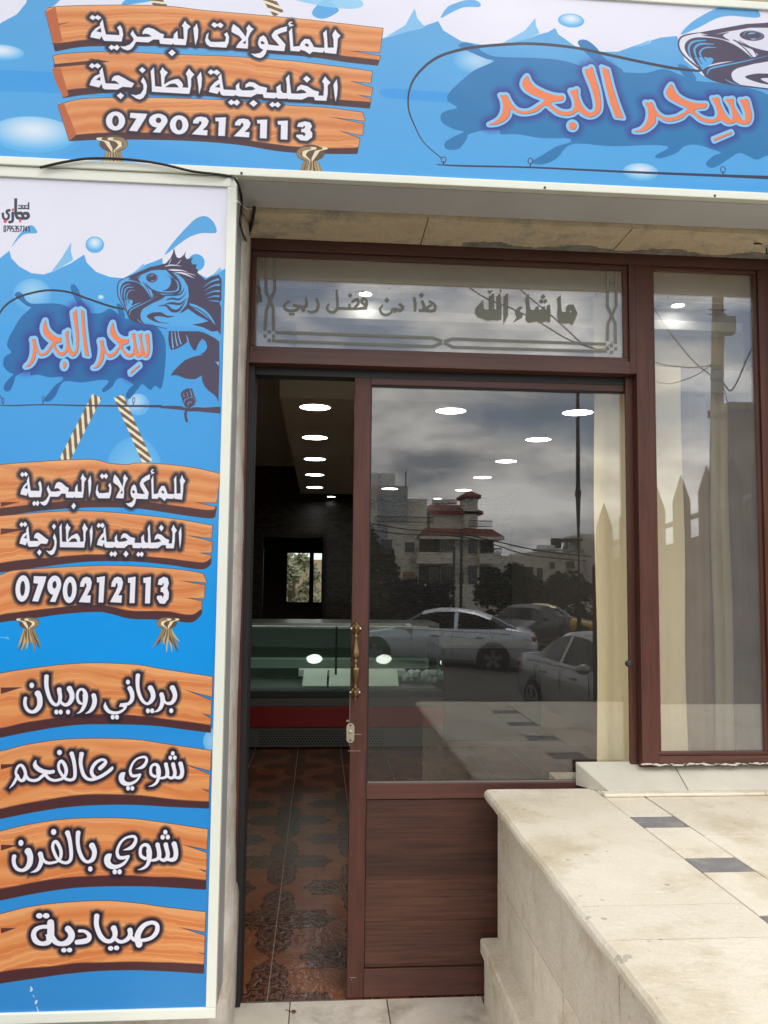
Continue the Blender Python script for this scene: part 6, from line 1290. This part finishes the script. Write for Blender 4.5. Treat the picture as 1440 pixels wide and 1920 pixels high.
# ---- plants
def leaf_mat(n, c, c2):
    return mat(n, c, .7, col2=c2, vscale=1.2, coords='World', per=.1)
M_leaf1 = leaf_mat('dark_green_leaves', srgb(66,76,52), srgb(38,46,32)); M_leaf2 = leaf_mat('purple_blossom', srgb(70,48,92), srgb(34,30,48)); M_leaf3 = leaf_mat('olive_leaves', srgb(86,92,64), srgb(48,54,38)); M_bark = mat('bark', srgb(70,58,46), .9)
def plant(name, label, cat, c, rx, ry, rz, n_, m, trunk=True, s=.16, group=None):
    t = thing(name, label, cat, (c.x, c.y, street_z(c.x)), group); rr_ = random.Random(int(c.x*100)+n_)
    base = street_z(c.x); cz = c.z-base; V, Fc = [], []
    cl_ = [(rr_.gauss(0,.45), rr_.gauss(0,.45), rr_.uniform(-.7,.8), rr_.uniform(.25,.5)) for _ in range(16)]
    for _ in range(n_):
        q = cl_[rr_.randrange(16)]; d = Vector((rr_.gauss(0,1), rr_.gauss(0,1), rr_.gauss(0,1))).normalized()*rr_.random()**.4*q[3]
        p = Vector(((q[0]+d.x)*rx, (q[1]+d.y)*ry, cz+(q[2]+d.z)*rz))
        if p.z < .05: continue
        a = Vector((rr_.uniform(-1,1), rr_.uniform(-1,1), rr_.uniform(-1,1))).normalized(); b = a.orthogonal().normalized(); sz = s*rr_.uniform(.6,1.4); k = len(V)
        V += [p+a*sz, p+b*sz*.55, p-a*sz, p-b*sz*.55]; Fc.append((k,k+1,k+2,k+3))
    o = mesh_obj('crown', V, Fc, m, t); stuff(o)
    bm = bmesh.new(); add_tube(bm, [(0,0,-.1),(.05*rx,0,cz*.5),(0,0,cz)], [.12,.09,.05], 7)
    for k in range(5):
        a = 2*PI*k/5; add_tube(bm, [(0,0,cz*.55),(math.cos(a)*rx*.5, math.sin(a)*ry*.5, cz+rz*.3)], [.06,.02], 5)
    bm_obj('trunk', bm, M_bark, t, True); return t
plant('bush', 'dark rounded conifer bush left of the lamp post across the road', 'bush', MIR(945,1138,40), 1.5, 1.4, 1.7, 4200, M_leaf1, group='dark bushes along the far roadside')
plant('bush', 'second dark conifer bush standing behind the tall lamp post', 'bush', MIR(985,1132,41), 1.6, 1.4, 2.0, 4200, M_leaf1, group='dark bushes along the far roadside')
plant('bush', 'dark bush close to the foot of the tall lamp post', 'bush', MIR(1045,1136,41), 1.9, 1.6, 1.7, 3600, M_leaf1, group='dark bushes along the far roadside')
plant('bush', 'dark purple flowering bush on the bank below the villa', 'bush', MIR(775,1132,40), 2.6, 1.6, 1.3, 3600, M_leaf2)
plant('shrub', 'low brownish shrub at the left end of the bank', 'shrub', MIR(700,1142,36), 1.9, 1.4, 1.2, 2600, M_leaf3)
plant('tree', 'grey green tree at the left corner of the villa', 'tree', MIR(688,1070,44), 1.5, 1.4, 2.2, 3000, M_leaf3)
plant('tree', 'thin bare-topped tree against the villa wall', 'tree', MIR(722,1078,46), .7, .7, 1.5, 900, M_leaf3)
yt = P(558,1080,14.5); plant('yard_tree', 'hazy green tree in the yard seen through the far back window', 'tree', Vector((yt.x-.15, 14.5, 1.25)), .6, .4, .75, 1500, leaf_mat('pale_yard_leaves', srgb(150,142,118), srgb(128,118,98)), s=.07)
# ---- lamp post, poles, wires
M_pole = mat('painted_steel_pole', srgb(52,54,58), .5, metal=.3); M_conc = mat('pole_concrete', srgb(126,112,92), .85, var=.15, vscale=3, coords='World')
lp0 = MIR(1087,1165,26); lpz = MIR(1089,728,26).z
lpst = thing('lamp_post', 'very tall dark street lamp post standing behind the parked cars', 'lamp post', (lp0.x, lp0.y, street_z(lp0.x)))
tube('post', [(lp0.x,lp0.y,street_z(lp0.x)-.1),(lp0.x,lp0.y,(lpz+lp0.z)/2),(lp0.x+.02,lp0.y,lpz)], [.12,.085,.06], M_pole, lpst, 12)
tube('arm', [(lp0.x+.02,lp0.y,lpz-.05),(lp0.x-.45,lp0.y+.05,lpz+.05)], .035, M_pole, lpst, 8)
bm = bmesh.new(); bmesh.ops.create_icosphere(bm, subdivisions=2, radius=.3, matrix=Matrix.Translation((lp0.x-.62,lp0.y+.05,lpz+.02)) @ Matrix.Diagonal((1.1,.5,.3,1))); bm_obj('lamp_head', bm, M_pole, lpst, True)
lathe('joint_collar', [(.10,-.12),(.115,-.1),(.115,.1),(.10,.12)], (lp0.x,lp0.y,MIR(1088,925,26).z), M_pole, lpst, 10)
rebase(lpst)
up = thing('utility_pole', 'square concrete utility pole carrying a lamp box and wires', 'utility pole', (MIR(1340,900,13).x, MIR(1340,900,13).y, 0))
a_, b_ = MIR(1344,500,13), MIR(1340,1150,13); up.location = (b_.x, b_.y, street_z(b_.x))
bm = bmesh.new(); vs_ = []
for (z, w) in ((street_z(b_.x)-.1, .13), (a_.z+.6, .075)):
    vs_.append([bm.verts.new(((b_.x+(a_.x-b_.x)*((z-b_.z)/(a_.z-b_.z)))+sx*w, b_.y+sy*w, z)) for sx, sy in ((-1,-1),(1,-1),(1,1),(-1,1))])
for k in range(4): bm.faces.new((vs_[0][k], vs_[0][(k+1)%4], vs_[1][(k+1)%4], vs_[1][k]))
bm.faces.new(vs_[0][::-1]); bm.faces.new(vs_[1]); bm_obj('shaft', bm, M_conc, up)
q1, q2 = MIR(1345,594,12.8), MIR(1376,630,12.8); box('lamp_box', q1.x, q2.x, q1.y-.12, q1.y+.10, q2.z, q1.z, mat('grey_lamp_housing', srgb(88,92,86), .5), up, .07)
for y in (582, 591): p1, p2 = MIR(1327,y,12.9), MIR(1359,y,12.9); tube('bracket', [p1, p2], .012, M_pole, up, 6)
p1, p2 = MIR(1328,687,12.9), MIR(1353,686,12.9); tube('bracket', [p1, p2], .03, M_pole, up, 6)
p1, p2 = MIR(1331,710,12.85), MIR(1352,712,12.85); tube('clamp', [p1, p2], .05, M_pole, up, 8)
rebase(up)
def wire(label, pts, r_=.012, m=None, name='overhead_wire'):
    o = tube(name, smooth_path([MIR(*p) for p in pts], 8), r_, m or M_cable, None, 6); tag(o, label, 'wire', 'overhead wires')
wire('overhead wire sagging from the upper left to the pole clamp', [(1222,575,14),(1247,615,13.8),(1270,645,13.5),(1300,680,13.2),(1335,708,12.9)], .014)
wire('thin wire running almost level to the pole bracket', [(1180,668,15),(1225,680,14),(1255,687,13.5),(1300,690,13.2),(1332,686,12.9)], .011)
wire('looping wire that dips below the others left of the pole', [(1180,690,15),(1222,714,14),(1245,720,13.6),(1262,719,13.4),(1300,706,13.1),(1325,690,12.9)], .011)
wire('heavy cable rising steeply at the right of the pole', [(1350,712,12.9),(1362,730,12.7),(1370,732,12.6),(1382,712,12.4),(1400,670,12),(1425,620,11.6)], .018)
wire('thin stay wire from the top of the pole down behind the lamp box', [(1348,545,12.9),(1356,592,12.8),(1356,640,12.8),(1350,680,12.9)], .008)
wire('paired wires falling from the pole to the lower right', [(1351,715,12.9),(1358,740,12.8),(1364,765,12.8)], .008)
wire('upper wire crossing the fanlight toward the street lamp', [(868,532,20),(910,560,20),(960,580,20),(1010,605,20),(1060,635,20),(1105,652,20),(1130,655,20),(1150,640,20)], .02)
wire('second wire crossing the fanlight and joining the first', [(960,530,20),(985,553,20),(1030,590,20),(1065,622,20),(1090,645,20),(1106,653,20)], .02)
wire('long wire strung across the front of the villa', [(660,974,40),(760,992,40),(860,1000,40),(930,1015,40),(1010,1032,40),(1110,1044,40)], .035)
wire('lower wire strung across the villa to the low block', [(660,984,40),(740,1000,40),(860,1006,40),(930,1022,40),(990,1040,40),(1100,1052,40)], .035)
for px_, top_, l in ((866, 992, 'taller'), (852, 1025, 'shorter')):
    a_, b_ = MIR(px_, top_, 38), MIR(px_-2, 1150, 38); o = tube('wooden_pole', [(b_.x,b_.y,street_z(b_.x)),(a_.x,a_.y,a_.z)], [.08,.06], M_pole, None, 8); tag(o, f'{l} of the two thin dark poles in front of the villa balcony', 'pole', 'thin poles before the villa')
# ---- pointed fence and the brown building by it
M_fence = mat('brown_fence_boards', srgb(74,52,42), .8, var=.2, vscale=4, coords='World', per=.1)
fn = thing('picket_fence', 'brown fence of broad pointed boards with sloping rails beside the shop', 'fence', (2.3, -3.8, street_z(2.3)))
fa, fb_ = Vector((2.44,-4.05,0)), Vector((3.95,-3.0,0)); zt0, zt1 = 2.16, 2.78
def fpt(u, z, off=0):
    d_ = (fb_-fa); nn = Vector((-d_.y, d_.x, 0)).normalized(); p = fa+d_*u+nn*off; p.z = z; return p
np_ = 9
for k in range(np_):
    u0, u1 = (k+.12)/np_, (k+.80)/np_; um = (u0+u1)/2; zt_ = zt0+(zt1-zt0)*um; bm = bmesh.new()
    prof_ = [(u0,-.9),(u1,-.9),(u1,zt_-.22),(um,zt_),(u0,zt_-.22)]
    A_ = [bm.verts.new(fpt(u,z)) for u, z in prof_]; B_ = [bm.verts.new(fpt(u,z,.03)) for u, z in prof_]
    bm.faces.new(A_); bm.faces.new(B_[::-1])
    for e_ in range(5): bm.faces.new((A_[e_], A_[(e_+1)%5], B_[(e_+1)%5], B_[e_]))
    bm_obj('picket', bm, M_fence, fn)
for dz_ in (-.38, -.82): tube('rail', [fpt(0, zt0+dz_, -.03), fpt(1, zt1+dz_, -.03)], .022, mat('pale_rail', srgb(168,156,140), .5), fn, 8)
V_ = [fpt(0,-.9,.04), fpt(1,-.9,.04), fpt(1,zt1-.62,.04), fpt(0,zt0-.52,.04), fpt(0,-.9,.08), fpt(1,-.9,.08), fpt(1,zt1-.62,.08), fpt(0,zt0-.52,.08)]
mesh_obj('backing_board', V_, [(0,1,2,3),(7,6,5,4),(0,4,5,1),(1,5,6,2),(2,6,7,3),(3,7,4,0)], M_fence, fn)
rebase(fn)
bb = thing('neighbour_building', 'brown stone neighbouring building with a ledge and small shelter at the far right', 'building', MIR(1400,1000,9))
mb_ = mat('brown_building_stone', srgb(120,98,82), .85, var=.2, vscale=2, coords='World')
q1 = MIR(1372,772,9); box('wall', q1.x, q1.x+5, q1.y-.5, q1.y, -1.2, q1.z, mb_, bb); box('cornice', q1.x-.12, q1.x+5.1, q1.y-.6, q1.y+.12, q1.z+.002, q1.z+.12, mb_, bb, .01)
q2 = MIR(1391,735,11); q3 = MIR(1425,772,11); box('roof_unit', q2.x, q2.x+1.4, q1.y-.45, q1.y-.05, q1.z+.122, q2.z, mat('dark_roof_unit', srgb(84,84,74), .8, var=.3, vscale=8), bb, .05)
for k in range(3):
    zz_ = q1.z-1.1-k*1.3; w_ = box('window', q1.x+.5+.0*k, q1.x+1.3, q1.y-.02, q1.y+.03, zz_-.8, zz_, M_lime, bb); box('pane', q1.x+.55, q1.x+1.25, q1.y+.031, q1.y+.036, zz_-.75, zz_-.05, M_win, w_)
rebase(bb)
# far low hills and houses beyond so the skyline continues
hv, hf = [], []
for k in range(41):
    a = PI*(0.02+0.96*k/40); x, y = 260*math.cos(a), -60-200*math.sin(a); h = 7+3*math.sin(k*.7)+2*math.sin(k*1.9); hv += [(x,y,-3),(x*1.02,y*1.02,h)]
for k in range(40): hf.append((2*k,2*k+2,2*k+3,2*k+1))
struct(mesh_obj('hills', hv, hf, mat('distant_hill', srgb(120,116,100), .95, var=.2, vscale=.05, coords='World')))
